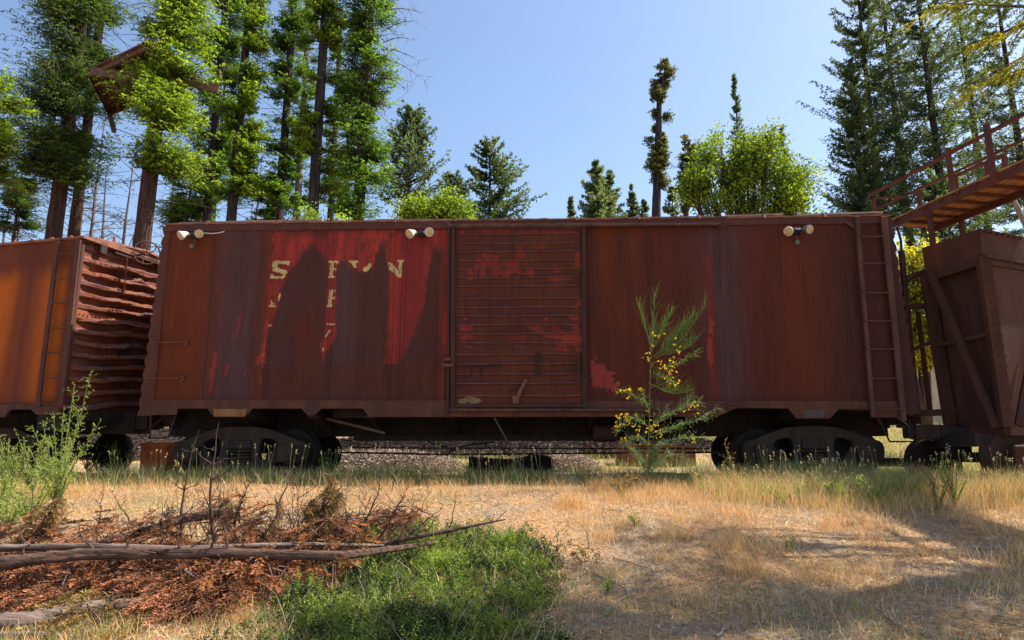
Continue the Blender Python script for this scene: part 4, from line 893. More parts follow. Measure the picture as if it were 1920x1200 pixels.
def sticks(P0, P1, r0, r1, k=4):
    P0, P1 = np.asarray(P0, float), np.asarray(P1, float); n = len(P0); d = nrmz(P1 - P0)
    ref = np.where(np.abs(d[:, 2:3]) > .9, [[1.0, 0, 0]], [[0, 0, 1.0]]); x = nrmz(np.cross(d, ref)); y = np.cross(d, x)
    r0 = np.broadcast_to(r0, (n,))[:, None]; r1 = np.broadcast_to(r1, (n,))[:, None]; V = []
    for P, r in ((P0, r0), (P1, r1)):
        for j in range(k):
            a = 2 * math.pi * j / k; V.append(P + (x * math.cos(a) + y * math.sin(a)) * r)
    V = np.stack(V, 1); F = np.array([[j, (j + 1) % k, k + (j + 1) % k, k + j] for j in range(k)])
    return V.reshape(-1, 3), (np.arange(n)[:, None, None] * 2 * k + F[None]).reshape(-1, 4)
def leafobj(name, VT, mat, parent, origin):
    V = np.concatenate([v for v, t in VT]) - np.array(origin); T = np.concatenate([t for v, t in VT])
    return npmesh(name, V, np.arange(len(V)).reshape(-1, 4), mat, parent, tint=T)
def trunkobj(pts, rs, mat, parent, origin, name='trunk', n=16, rough=.06, seed=1):
    pts = [Vector(p) for p in pts]; Q = []; R = []; k = 14
    for i in range(len(pts) - 1):
        for j in range(k): t = j / k; Q.append(pts[i].lerp(pts[i + 1], t)); R.append(rs[i] * (1 - t) + rs[i + 1] * t)
    Q.append(pts[-1]); R.append(rs[-1])
    m = MB(); m.tube([q - Vector(origin) for q in Q], R, n); rr = random.Random(seed); gro = [1 + rr.uniform(-rough, rough) * 1.5 for _ in range(n)]
    for i in range(len(Q)):
        for a in range(n):
            v = Vector(m.v[i * n + a]); c = Q[i] - Vector(origin); m.v[i * n + a] = tuple(c + (v - c) * (gro[a] + rr.uniform(-rough, rough)))
    return m.build(name, mat, parent, smooth=True)
BARK_R = wood('redwood_bark', (.105, .052, .038), (.022, .015, .014), 2.5, (1.6, 1.6, .12), 1.0)
BARK_D = wood('charred_bark', (.075, .055, .05), (.016, .014, .016), 2.5, (1.6, 1.6, .12), 1.0)
BARK_G = wood('grey_bark', (.22, .18, .16), (.07, .055, .05), 2.5, (1.6, 1.6, .15), .8)
BRW = wood('branch_wood', (.13, .09, .065), (.05, .035, .03), 6)
LF_RED = leafmat('redwood_leaf', (.016, .042, .014), (.22, .35, .045), .5)
LF_YEL = leafmat('young_redwood_leaf', (.022, .055, .012), (.35, .46, .045), .5)
LF_DRK = leafmat('dark_redwood_leaf', (.014, .036, .018), (.14, .20, .04), .45)
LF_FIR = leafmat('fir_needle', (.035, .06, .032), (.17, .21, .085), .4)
LF_FIR2 = leafmat('hazed_fir_needle', (.07, .10, .065), (.25, .28, .14), .4)  # needle colours lightened to stand in for haze
LF_SNG = leafmat('snag_needle', (.035, .045, .022), (.24, .22, .08), .4)
LF_BRD = leafmat('broad_leaf', (.025, .06, .010), (.30, .38, .03), .45)
LF_TAN = leafmat('gold_leaf', (.12, .12, .02), (.50, .42, .03), .5)
def redwood(label, px, Y, topY_px, r, leaf, bark, clumps, group='tall fire-scarred redwoods behind the left boxcars', H=21, rad=1.6, lo=260, hi=-60, n=600, lean=0.0, bias=0.0, seed=1, fine=1.0, rtop=.55):
    """px: where the trunk meets the roofline row; lo/hi photo rows the foliage spans at that distance"""
    rg = np.random.RandomState(seed); b = at(px, 410, Y); x0 = b.x; z0 = gz(x0, Y); org = (x0, Y, z0)
    e = empty('redwood_tree', org, 0, label, 'redwood tree', group)
    zt = z0 + H; zlo, zhi = at(px, lo, Y).z, min(at(px, hi, Y).z, zt - .3)
    xl = lambda z: x0 + lean * (z - b.z) / 10
    trunkobj([(xl(z0 - .3), Y, z0 - .3), (xl(z0 + 1), Y, z0 + 1), (xl((z0 + zt) / 2), Y, (z0 + zt) / 2), (xl(zt), Y, zt)], [r * 1.3, r * 1.08, r * .8, r * rtop], bark, e, org, seed=seed)
    K = clumps; ch = rg.uniform(0, 1, K); ca = rg.uniform(0, 6.283, K); cs = rg.uniform(.4, 1.2, K)
    if bias: ca = np.where(rg.rand(K) < .8, bias + rg.normal(size=K) * .7, ca)
    w_ = rg.randint(0, K, n); h_ = np.clip(ch[w_] + rg.normal(size=n) * .013, 0, 1); az = ca[w_] + rg.normal(size=n) * .40
    prof = rad * (1.0 - .25 * h_) * cs[w_]
    z = zlo + (zhi - zlo) * h_; L = prof * rg.uniform(.45, 1.1, n)
    D = nrmz(np.stack([np.cos(az), np.sin(az), rg.uniform(-.15, .45, n)], 1)); P0 = np.stack([xl(z), np.full(n, Y), z], 1) + D * r * .6
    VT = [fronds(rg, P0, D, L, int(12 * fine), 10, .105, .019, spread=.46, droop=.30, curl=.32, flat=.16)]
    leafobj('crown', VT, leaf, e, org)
    q = rg.rand(n) < .6; V, F = sticks(P0[q], P0[q] + D[q] * L[q][:, None] * 1.15 - np.stack([0 * L[q], 0 * L[q], .1 * L[q]], 1), .018, .004, 3)
    m_ = 70; hz = rg.uniform(zlo - 1.5, zhi, m_); aa = rg.rand(m_) * 6.283; dl = rg.uniform(.5, 1.15, m_) * rad * 1.25; A = np.stack([xl(hz), np.full(m_, Y), hz], 1); dd = np.stack([np.cos(aa), np.sin(aa), rg.uniform(-.3, .3, m_)], 1)
    B = A + dd * dl[:, None] * .6; C2 = B + dd * dl[:, None] * .4 + np.stack([0 * aa, 0 * aa, rg.uniform(-.3, .1, m_)], 1); V2, F2 = sticks(np.concatenate([A, B]), np.concatenate([B, C2]), np.repeat([.020, .011], m_), np.repeat([.011, .004], m_), 3)
    F = np.concatenate([F, F2 + len(V)]); V = np.concatenate([V, V2])
    npmesh('branches', V - np.array(org), F, BRW, e)
    return e
def conifer(name, label, cat, px, Y, top, lo, wpx, leaf, bark, group, seed, r=.22, whorls=26, per=9, power=.85, lf=.2, lw=.035, up=.25, droop=.35, gap=0.0, bare=0.0, dens=(10, 6), trunk_top=1, asym=0, spread=.28):
    rg = np.random.RandomState(seed); b = at(px, 410, Y); x0 = b.x; z0 = gz(x0, Y); org = (x0, Y, z0)
    zt = at(px, top, Y).z; zl = at(px, lo, Y).z; R = wpx / FPX * Y / 2 * 1.02
    e = empty(name, org, 0, label, cat, group)
    trunkobj([(x0, Y, z0 - .2), (x0, Y, (z0 + zt) / 2), (x0, Y, zt - .1)], [r, r * .65, .03], bark, e, org, n=10, seed=seed)
    P0, D, L = [], [], []
    for k in range(whorls):
        s = (k + rg.rand() * .8) / whorls; z = zt - .15 - (zt - zl) * s; Lm = R * (s ** power + .04) * rg.uniform(.7, 1.12)
        m_ = max(4, int(per * (.5 + .6 * s)))
        for j in range(m_):
            if rg.rand() < gap: continue
            a = rg.rand() * 6.283; l = Lm * rg.uniform(.6, 1.08) * (1 + asym * math.cos(a)); P0.append((x0, Y, z + rg.normal() * .15)); D.append((math.cos(a), math.sin(a), .12 + .5 * (1 - s) + rg.normal() * .08)); L.append(l)
    P0 = np.array(P0); D = nrmz(np.array(D)); L = np.array(L)
    VT = [fronds(rg, P0, D, L, dens[0], dens[1], lf, lw, spread=spread, droop=droop, curl=up, ang=.85, flat=.45)]
    if bare > 0:
        V, T = VT[0]; c = V.reshape(-1, 4, 3); rr = np.hypot(c[:, 0, 0] - x0, c[:, 0, 1] - Y); keep = rr > bare * R * np.clip((zt - c[:, 0, 2]) / (zt - zl), 0, 1); VT = [(c[keep].reshape(-1, 3), T.reshape(-1, 4)[keep].reshape(-1))]
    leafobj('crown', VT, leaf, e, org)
    mid = P0 + D * (L * .5)[:, None]; mid[:, 2] += L * (-droop * .5 + up * .25); end = P0 + D * L[:, None]; end[:, 2] += L * (up - droop)
    V1, F1 = sticks(P0, mid, .035, .022, 3); V2, F2 = sticks(mid, end, .022, .006, 3)
    npmesh('branches', np.concatenate([V1, V2]) - np.array(org), np.concatenate([F1, F2 + len(V1)]), BRW, e)
    return e
def broadleaf(name, label, cat, lobes, base, leaf, n, lf, lw, seed, group=None, droop=.2):
    """lobes: (centre, radii) in world space"""
    rg = np.random.RandomState(seed); org = (base[0], base[1], gz(base[0], base[1])); e = empty(name, org, 0, label, cat, group)
    vol = np.array([r[0] * r[1] + r[0] * r[2] for c, r in lobes]); VT = []; m = MB()
    for (c, r), v in zip(lobes, vol / vol.sum()):
        k = int(n * v / 26); a = nrmz(rg.normal(size=(k, 3))); q = rg.rand(k, 1) ** .40; cen = np.array(c) + a * q * np.array(r) * (1 + .35 * (vnoise(a[:, 0] * 3 + c[0], a[:, 2] * 3 + 9, seed)[:, None] - .4)); kp = vnoise(cen[:, 0] * 2.2, cen[:, 2] * 2.2 + 5, seed + 1) > .40; cen = cen[kp]; a = a[kp]; q = q[kp]; k = len(cen)
        li = np.repeat(np.arange(k), 26); d = nrmz(rg.normal(size=(len(li), 3)) + [0, 0, -droop] + a[li] * .6); p = cen[li] + rg.normal(size=(len(li), 3)) * lf * 1.3
        V = diamonds(p, d, lf * rg.uniform(.6, 1.3, len(li)), lw * rg.uniform(.7, 1.2, len(li)), rg); t = np.clip(.0 + .85 * q[li, 0] ** 2.2 + rg.normal(size=k)[li] * .14 + rg.normal(size=len(li)) * .08, 0, 1)  # tint darkens towards the lobe middle, interior shade put into leaf colour
        VT.append((V.reshape(-1, 3), np.repeat(t, 4)))
        b0 = Vector(base) - Vector(org); tgt = Vector(c) - Vector(org)
        m.tube([Vector((0, 0, 0)) * 1, Vector((tgt.x * .25, tgt.y * .25, tgt.z * .45)), tgt], [.12, .07, .025], 8)
        for j in range(10):
            w_ = Vector(cen[rg.randint(k)]) - Vector(org); m.tube([tgt.lerp(Vector((tgt.x * .25, tgt.y * .25, tgt.z * .45)), rg.rand() * .7), w_], [.022, .006], 5)
    leafobj('crown', VT, leaf, e, org); m.build('trunk', BRW, e, smooth=True)
    return e
def bare_tree(rg, org, H, r, nb, spread, mat, twig=1.0):
    P0, P1, R0, R1 = [], [], [], []
    def seg(a, b, r0, r1): P0.append(a); P1.append(b); R0.append(r0); R1.append(r1)
    p = np.array(org, float); lean = rg.normal(size=2) * .03; pts = [p]
    for k in range(8): p = p + np.array([lean[0] + rg.normal() * .02, lean[1], 1]) * H / 8; pts.append(p)
    for k in range(8): seg(pts[k], pts[k + 1], r * (1 - k / 9), r * (1 - (k + 1) / 9))
    for j in range(nb):
        s = rg.uniform(.15, .98); k = int(s * 8); a = pts[min(k, 7)] * (1 - (s * 8 - k)) + pts[min(k + 1, 8)] * (s * 8 - k); az = rg.rand() * 6.283
        L = spread * H * (1.05 - s * .8) * rg.uniform(.4, 1.1); d = np.array([math.cos(az), math.sin(az), rg.uniform(.0, .6)]); q = a; rr = r * .28 * (1.1 - s)
        for i in range(4):
            d2 = d + np.array([rg.normal() * .18, rg.normal() * .18, -.12 * i + .1]); nq = q + d2 * L / 4; seg(q, nq, rr * (1 - i * .22), rr * (1 - (i + 1) * .22)); 
            for t_ in range(int(3 * twig)):
                dd = d2 + rg.normal(size=3) * .7; tl = L * .22 * rg.uniform(.4, 1.2); e_ = nq + dd * tl; seg(nq, e_, rr * .35, rr * .12)
                if twig > .9: seg(e_ - dd * tl * .4, e_ - dd * tl * .4 + (dd + rg.normal(size=3) * .6) * tl * .5, rr * .2, rr * .08)
            q = nq
    V, F = sticks(P0, P1, np.array(R0) * 1.5, np.array(R1) * 1.5 + .003, 4); return V, F
# ------------------------------------------------------------------ trees behind, left group
rw = [
 dict(label='thick dark redwood with reddish bark, leftmost of the pair behind the orange boxcar', px=105, Y=25, r=.30, leaf=LF_DRK, bark=BARK_R, clumps=62, rad=2.2, lo=350, n=800, seed=11, topY_px=0, bias=-1.7),
 dict(label='dark redwood close behind and right of the leftmost thick trunk', px=142, Y=26.5, r=.24, leaf=LF_DRK, bark=BARK_R, clumps=52, rad=2.0, lo=330, n=560, seed=12, topY_px=0, bias=-1.4),
 dict(label='leaning thick redwood trunk carrying bright green shoots beside the tree platform', px=272, Y=22.2, r=.30, leaf=LF_YEL, bark=BARK_R, clumps=46, rad=1.9, lo=325, n=700, seed=13, topY_px=0, lean=.12, bias=-.35),
 dict(label='slim dark redwood just right of the leaning trunk', px=388, Y=30, r=.22, leaf=LF_RED, bark=BARK_D, clumps=60, rad=1.7, lo=395, n=560, seed=14, topY_px=0),
 dict(label='redwood covered in yellow-green shoots left of the narrow sky gap', px=433, Y=27, r=.22, leaf=LF_YEL, bark=BARK_D, clumps=60, rad=1.15, lo=370, n=560, seed=15, topY_px=0, lean=.05, bias=-.2),
 dict(label='straight charred redwood right of the narrow sky gap', px=523, Y=28, r=.23, leaf=LF_RED, bark=BARK_D, clumps=46, rad=1.2, lo=395, n=430, seed=16, topY_px=0, lean=.04),
 dict(label='thin grey redwood trunk between the two charred trunks', px=556, Y=36, r=.24, leaf=LF_RED, bark=BARK_G, clumps=30, rad=1.1, lo=400, n=200, seed=17, topY_px=0, H=24),
 dict(label='bare-sided charred redwood with bright shoots down its right side', px=586, Y=25.5, r=.25, leaf=LF_YEL, bark=BARK_D, clumps=34, rad=1.2, lo=360, n=360, seed=18, topY_px=0, lean=.06, bias=0),
 dict(label='thin twin-looking dark trunk in the shade left of the bushy redwood', px=620, Y=34, r=.2, leaf=LF_RED, bark=BARK_D, clumps=26, rad=.9, lo=405, n=180, seed=19, topY_px=0, H=22),
 dict(label='bushy redwood clothed to the roofline, rightmost of the left group', px=672, Y=26, r=.27, leaf=LF_RED, bark=BARK_D, clumps=48, rad=1.45, lo=425, n=600, seed=20, topY_px=0, lean=.09),
]
for d in rw:
    e = redwood(**d)
    if d['seed'] == 20:      # bare limbs out to the right
        rg = np.random.RandomState(3); P0, P1, R0, R1 = [], [], [], []
        for (pa, pb) in (((720, 20), (790, 25)), ((715, 60), (780, 40)), ((718, 80), (775, 75)), ((715, 92), (785, 115)), ((715, 108), (796, 152)), ((715, 145), (765, 172)), ((705, 185), (722, 210))):
            a, b = at(*pa, 26), at(*pb, 25.6); q = np.array(a) - np.array(e.location); bb = np.array(b) - np.array(e.location); pr = q
            for i in range(6):
                t = (i + 1) / 6; nx = q + (bb - q) * t + np.array([0, 0, .16 * math.sin(t * 3.1)]); P0.append(pr); P1.append(nx); R0.append(.03 * (1 - i / 7)); R1.append(.03 * (1 - (i + 1) / 7))
                for j in range(3): dd = rg.normal(size=3) * .25; P0.append(nx); P1.append(nx + dd); R0.append(.008); R1.append(.003)
                pr = nx
        V, F = sticks(P0, P1, np.array(R0), np.array(R1), 4); npmesh('dead_limbs', V, F, BARK_G, e)
e = redwood('yellow-green redwood foliage cut off by the left edge of the photo', -52, 22, 0, .3, LF_YEL, BARK_R, 30, rad=1.9, lo=320, hi=165, n=380, seed=21, H=12)
# darker low foliage between trunks, as young trees
for (px, Y, lo, hi, rad, lf, lb, sd) in ((30, 33, 430, 300, 1.4, LF_DRK, 'low dark young redwood behind the far left boxcar', 41), (352, 31, 425, 300, 1.3, LF_RED, 'young redwood filling the space right of the leaning trunk', 42), (500, 33, 425, 330, 1.2, LF_RED, 'small young redwood low in the narrow sky gap', 43),
                                 (645, 30, 425, 150, 1.1, LF_RED, 'slim young redwood between the two rightmost charred trunks', 44), (400, 34, 300, -40, 1.6, LF_DRK, 'dark redwood standing behind the slim trunk in the left group', 45)):
    redwood(lb, px, Y, 0, .12, lf, BARK_D, 24, rad=rad, lo=lo, hi=hi, n=260, seed=sd, H=(at(px, hi, Y).z - gz(at(px, 400, Y).x, Y)) + .2, rtop=.2, group='young redwoods among the left group')
# bare winter-grey trees in the gaps
rg = np.random.RandomState(77)
for i, (px, Y, H, lb) in enumerate(((8, 38, 9.5, 'bare grey dead tree at the far left edge'), (62, 40, 9.5, 'thin bare tree left of the two thick dark trunks'), (178, 36, 12, 'bare dead tree just right of the two thick dark trunks'), (205, 40, 10.5, 'bare tree midway between the dark pair and the leaning trunk'),
                                   (236, 38, 10, 'bare tree left of the leaning redwood trunk'), (322, 38, 10, 'pale bushy dead tree above the left end of the middle boxcar'), (345, 42, 11, 'bare tree right of the pale bushy dead one'), (470, 42, 11.5, 'thin bare tree in the narrow sky gap'), (484, 45, 9.5, 'second thin bare tree in the narrow sky gap'),
                                   (150, 44, 12, 'faint bare tree behind the thick dark trunks'), (30, 44, 11, 'faint bare tree near the left edge'), (92, 42, 10, 'bare tree half hidden by the leftmost thick trunk'))):
    b = at(px, 410, Y); z0 = gz(b.x, Y); e = empty('bare_tree', (b.x, Y, z0), 0, lb, 'bare tree', 'bare trees behind the left boxcars')
    V, F = bare_tree(rg, (0, 0, 0), H + 4.5, .15, 44 if i != 5 else 80, .22, BARK_G, 1.0); npmesh('trunk', V, F, BARK_G, e)
# tree platform
YP = 23.6
pc = at(235, 150, YP); pfz = gz(pc.x, YP)
tpf = empty('tree_platform', (pc.x, YP, pfz), 0, 'brown timber platform fixed high between two redwoods', 'platform')
PW = wood('platform_wood', (.17, .085, .055), (.08, .045, .033), 3, (.3, .3, 1), .3)
def pz_(px, py): r = ray(px, py); z = at(230, 158, YP).z - CAMZ; t = z / r.z; return Vector((r.x * t, r.y * t, CAMZ + z)) - tpf.location
a, b, c_, d_ = pz_(170, 140), pz_(290, 82), pz_(375, 150), pz_(205, 212)
m = MB(); 
for k in range(10):
    t = k / 9; m.beam(a.lerp(d_, t) + Vector((0, 0, .10)), b.lerp(c_, t) + Vector((0, 0, .10)), .28, .05)
m.build('deck', PW, tpf)
m = MB()
for k in range(9): t = k / 8; m.beam(a.lerp(b, t), d_.lerp(c_, t), .06, .20)
m.build('joists', PW, tpf)
m = MB(); 
for (p, q) in ((a, b), (b, c_), (c_, d_), (d_, a)): m.beam(p, q, .08, .20)
m.build('rim_beam', PW, tpf)
for (pp, qq) in (((170, 133), (282, 148)), ((345, 150), (410, 168))): m = MB(); m.beam(at(*pp, YP - 1.2) - tpf.location, at(*qq, YP - 1.0) - tpf.location, .10, .30); m.build('cross_beam', wood('weathered_beam', (.18, .11, .08), (.09, .055, .04), 3, (.3, .3, 1), .3), tpf)
m = MB(); m.beam(d_, at(214, 246, YP) - tpf.location, .14, .14); m.build('knee_brace', PW, tpf)
# rope down the leaning trunk
a, b = at(288, 358, 22.4), at(247, 450, 22.4); e = empty('guy_rope', (b.x, 22.4, b.z - 2), 0, 'thin pale rope running down beside the leaning redwood trunk', 'rope'); e.location.z = gz(b.x, 22.4)
m = MB(); d = (b - a).normalized(); t = (b.z - gz(b.x, 22.4)) / -d.z; m.tube([a - e.location, b + d * t - e.location], .02, 5); m.build('strand', rust('rope_fibre', (.45, .42, .36), (.3, .28, .24)), e)
# ------------------------------------------------------------------ middle distance
conifer('cypress_tree', 'open round-topped conifer with bare lower limbs, left of the sky opening', 'conifer', 764, 38, 208, 395, 160, LF_FIR, BARK_G, None, 51, r=.24, whorls=34, per=11, power=.42, lf=.20, lw=.04, up=.4, droop=-.15, bare=.45, gap=.15, dens=(10, 6))
conifer('fir_tree', 'olive fir with long uneven horizontal limbs above the roof hatch', 'conifer', 918, 42, 264, 425, 190, LF_FIR, BARK_D, None, 52, r=.24, whorls=14, per=9, power=.5, lf=.22, lw=.045, up=.38, droop=.28, gap=.2, dens=(30, 5), spread=.13, asym=.25)
conifer('fir_tree', 'ragged shorter fir left of the olive long-limbed one', 'conifer', 850, 44, 328, 425, 125, LF_FIR, BARK_D, None, 53, r=.2, whorls=9, per=8, power=.5, lf=.22, lw=.04, up=.38, droop=.2, dens=(26, 5), spread=.16)
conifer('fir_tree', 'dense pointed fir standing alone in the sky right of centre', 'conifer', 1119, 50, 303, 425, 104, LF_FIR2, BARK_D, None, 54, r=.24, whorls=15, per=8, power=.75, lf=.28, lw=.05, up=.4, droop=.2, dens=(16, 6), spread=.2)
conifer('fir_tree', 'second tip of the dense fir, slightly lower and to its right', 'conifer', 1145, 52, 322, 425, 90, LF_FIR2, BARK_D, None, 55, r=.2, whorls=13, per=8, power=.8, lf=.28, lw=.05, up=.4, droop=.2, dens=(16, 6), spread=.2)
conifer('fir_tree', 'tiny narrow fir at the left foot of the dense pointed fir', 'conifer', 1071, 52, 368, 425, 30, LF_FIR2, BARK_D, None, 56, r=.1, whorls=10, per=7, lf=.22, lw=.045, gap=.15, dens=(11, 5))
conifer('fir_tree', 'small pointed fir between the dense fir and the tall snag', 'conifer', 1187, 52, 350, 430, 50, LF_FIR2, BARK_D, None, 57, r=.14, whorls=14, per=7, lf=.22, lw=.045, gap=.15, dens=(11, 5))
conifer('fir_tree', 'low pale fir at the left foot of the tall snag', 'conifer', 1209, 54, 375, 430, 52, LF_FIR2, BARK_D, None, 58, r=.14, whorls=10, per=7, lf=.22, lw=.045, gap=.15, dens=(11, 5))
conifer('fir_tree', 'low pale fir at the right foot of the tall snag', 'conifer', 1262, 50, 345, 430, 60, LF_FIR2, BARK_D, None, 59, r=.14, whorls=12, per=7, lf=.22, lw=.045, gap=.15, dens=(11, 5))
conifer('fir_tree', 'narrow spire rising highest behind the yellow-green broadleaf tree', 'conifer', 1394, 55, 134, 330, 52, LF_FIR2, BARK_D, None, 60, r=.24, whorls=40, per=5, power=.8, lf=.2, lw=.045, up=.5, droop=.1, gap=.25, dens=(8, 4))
conifer('fir_tree', 'short dark spire with a bare leader behind the right of the broadleaf tree', 'conifer', 1479, 52, 232, 400, 66, LF_FIR, BARK_D, None, 61, r=.18, whorls=18, per=6, power=.7, lf=.22, lw=.045, gap=.15, dens=(10, 5))
b = at(1476, 232, 52); x = b.x
def snag(label, px, Y, top, r, lo, hi, rad, n, K, seed, hook=None):
    rg = np.random.RandomState(seed); b = at(px, 405, Y); z0 = gz(b.x, Y); org = (b.x, Y, z0); e = empty('redwood_snag', org, 0, label, 'snag tree', 'tufted redwood snags above the boxcar roof')
    tp_ = at(px + 6, top, Y); pts = [(b.x, Y, z0 - .2), (b.x, Y, b.z), (tp_.x, Y, tp_.z)]; rs = [r * 1.15, r, r * .62]
    if hook: h_ = at(*hook, Y); pts.append(tuple(h_)); rs.append(r * .2)
    trunkobj(pts, rs, BARK_D, e, org, n=12, seed=seed)
    zl, zh = at(px, lo, Y).z, at(px, hi, Y).z; ch = rg.rand(K); ca = rg.rand(K) * 6.283; w_ = rg.randint(0, K, n); h = np.clip(ch[w_] + rg.normal(size=n) * .018, 0, 1); az = ca[w_] + rg.normal(size=n) * .35
    z = zl + (zh - zl) * h; fx = np.interp(z, [p[2] for p in pts], [p[0] for p in pts]); D = nrmz(np.stack([np.cos(az), np.sin(az), rg.uniform(-.2, .5, n)], 1)); L = rad * rg.uniform(.35, 1, n) * rg.uniform(.35, 1.15, K)[w_]
    P0 = np.stack([fx, np.full(n, Y), z], 1) + D * r * .5
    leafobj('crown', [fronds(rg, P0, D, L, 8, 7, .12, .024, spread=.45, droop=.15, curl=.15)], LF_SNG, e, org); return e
snag('tall narrow charred snag with a crooked top rising above the boxcar roof', 1230, 36, 190, .24, 360, 118, .72, 560, 44, 71, hook=(1249, 122))
snag('shorter snag between the tall crooked one and the broadleaf tree', 1286, 38, 262, .16, 400, 245, .8, 300, 36, 72)
snag('pale thin snag behind and right of the shorter one', 1311, 42, 285, .10, 400, 268, 1.0, 180, 20, 73)
Yb = 22
bl = lambda px, py, rx, ry, dy=0: (tuple(at(px, py, Yb + dy)), (rx * Yb / FPX, .9, ry * Yb / FPX))
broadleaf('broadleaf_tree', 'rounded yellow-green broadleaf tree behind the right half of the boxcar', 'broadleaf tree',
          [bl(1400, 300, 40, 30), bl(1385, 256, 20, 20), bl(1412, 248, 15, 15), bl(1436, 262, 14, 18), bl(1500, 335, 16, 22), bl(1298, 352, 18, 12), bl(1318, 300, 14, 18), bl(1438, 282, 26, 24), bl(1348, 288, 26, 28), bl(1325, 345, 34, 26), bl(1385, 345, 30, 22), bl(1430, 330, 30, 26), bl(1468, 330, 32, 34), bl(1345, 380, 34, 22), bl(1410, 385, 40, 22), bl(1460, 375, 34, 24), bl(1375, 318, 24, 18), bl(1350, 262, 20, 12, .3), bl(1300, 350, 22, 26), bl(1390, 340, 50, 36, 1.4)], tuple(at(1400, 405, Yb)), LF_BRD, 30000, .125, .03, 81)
broadleaf('broadleaf_bush', 'small yellow-green bush at the right foot of the rounded broadleaf tree', 'bush', [bl(1505, 385, 34, 20), bl(1475, 395, 22, 16), bl(1530, 398, 16, 12)], tuple(at(1505, 405, Yb)), LF_BRD, 7000, .14, .034, 82)
broadleaf('broadleaf_bush', 'bright yellow-green bush tops peeking over the roof beside the hatch', 'bush', [bl(778, 396, 22, 16), bl(800, 402, 16, 12), bl(840, 388, 18, 14), bl(826, 398, 12, 12), bl(868, 404, 14, 10), bl(830, 412, 36, 10), bl(758, 408, 10, 8)], tuple(at(820, 410, Yb)), LF_BRD, 8000, .13, .036, 83)
broadleaf('broadleaf_bush', 'low yellow-green sprig between the redwood trunks at the roofline', 'bush', [bl(610, 410, 34, 10), bl(590, 408, 16, 8)], tuple(at(605, 410, Yb)), LF_YEL, 3000, .12, .03, 84)
Yb = 17
broadleaf('gold_leaf_tree', 'golden-green leafy tree glowing through the gap left of the hopper', 'broadleaf tree', [bl(1700, 660, 26, 26), bl(1735, 655, 26, 20), bl(1712, 500, 40, 32), bl(1720, 555, 40, 40), bl(1735, 610, 36, 34), bl(1690, 600, 24, 40), bl(1760, 520, 30, 40)], tuple(at(1725, 700, Yb)), LF_TAN, 16000, .11, .04, 85)
# ------------------------------------------------------------------ tall firs at the right
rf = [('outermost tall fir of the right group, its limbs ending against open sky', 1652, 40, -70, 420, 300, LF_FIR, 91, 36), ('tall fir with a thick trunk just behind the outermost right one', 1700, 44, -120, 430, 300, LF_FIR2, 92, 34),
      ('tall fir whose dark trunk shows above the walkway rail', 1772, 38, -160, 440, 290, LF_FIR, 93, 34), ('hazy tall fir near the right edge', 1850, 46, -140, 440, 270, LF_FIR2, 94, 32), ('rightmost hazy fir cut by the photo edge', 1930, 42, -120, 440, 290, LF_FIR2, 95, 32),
      ('shorter fir in front of the right group, left side', 1620, 37, 120, 430, 150, LF_FIR, 96, 22), ('low fir filling the space below the walkway', 1760, 34, 330, 520, 200, LF_FIR, 97, 14)]
for lb, px, Y, top, lo, wpx, lf_, sd, wh in rf:
    conifer('fir_tree', lb, 'conifer', px, Y, top, lo, wpx, lf_, BARK_D, 'tall firs behind the walkway', sd, r=.34, whorls=wh, per=8, power=.55, lf=.17, lw=.03, up=.62, droop=.42, gap=.14, dens=(38, 7), spread=.14)
# low woodland filling the land far behind (hidden by the train from the photo's own viewpoint except in the gaps)
rg = np.random.RandomState(150); n = 52000; a_ = rg.uniform(-1.05, 1.05, n); r_ = rg.uniform(48, 95, n); x = np.sin(a_) * r_; y = np.cos(a_) * r_; kp = y > 30; x, y = x[kp], y[kp]; n = len(x)
z = ground(x, y) + rg.rand(n) ** .7 * (2.5 + 4.5 * fbm(x * .12 + 50, y * .12 + 50, 151)); d = nrmz(rg.normal(size=(n, 3))); V = diamonds(np.stack([x, y, z], 1), d, rg.uniform(.5, 1.1, n), rg.uniform(.12, .3, n), rg)
tag(npmesh('woodland', V.reshape(-1, 3), np.arange(n * 4).reshape(-1, 4), LF_FIR, tint=np.repeat(rg.rand(n), 4)), 'dark low woodland far behind the railway cars', 'woodland', None, 'stuff')
# ------------------------------------------------------------------ the tree over the foreground, just outside the frame
rg = np.random.RandomState(101); tx, ty = 11.2, 8.6; tz0 = gz(tx, ty); ot = empty('overhanging_fir', (tx, ty, tz0), 0, 'sunlit golden-green fir branches hanging into the upper right corner', 'conifer')
trunkobj([(tx, ty, tz0 - .2), (tx, ty, tz0 + 9), (tx, ty, tz0 + 17)], [.42, .3, .08], BARK_R, ot, (tx, ty, tz0), seed=3)
P0, D, L = [], [], []
def limb(pa, pb, Ya, Yb_):
    a, b = at(*pa, Ya), at(*pb, Yb_); P0.append(tuple(a)); D.append(tuple((b - a).normalized())); L.append((b - a).length)
LIMBS = [((1980, 15), (1740, 5), 9.4, 9.2), ((1990, -40), (1700, 30), 9.8, 9.6), ((1990, 20), (1812, 85), 8.6, 8.8), ((2010, 60), (1792, 172), 9.0, 8.7), ((2000, 110), (1880, 140), 8.8, 8.6), ((2000, -80), (1800, -20), 9.4, 9.4)]
for l_ in LIMBS: limb(*l_)
nv = len(P0)
for k in range(105):
    h = rg.uniform(8.2, 17); a = rg.uniform(1.9, 4.4) if h > 11.5 else rg.uniform(2.75, 4.6); l = (1 - (h - 5) / 14) * 5.0 * rg.uniform(.5, 1.1); P0.append((tx, ty, tz0 + h)); D.append((math.cos(a), math.sin(a), -.05 + rg.normal() * .1)); L.append(max(l, .8))
P0 = np.array(P0); D = nrmz(np.array(D)); L = np.array(L)
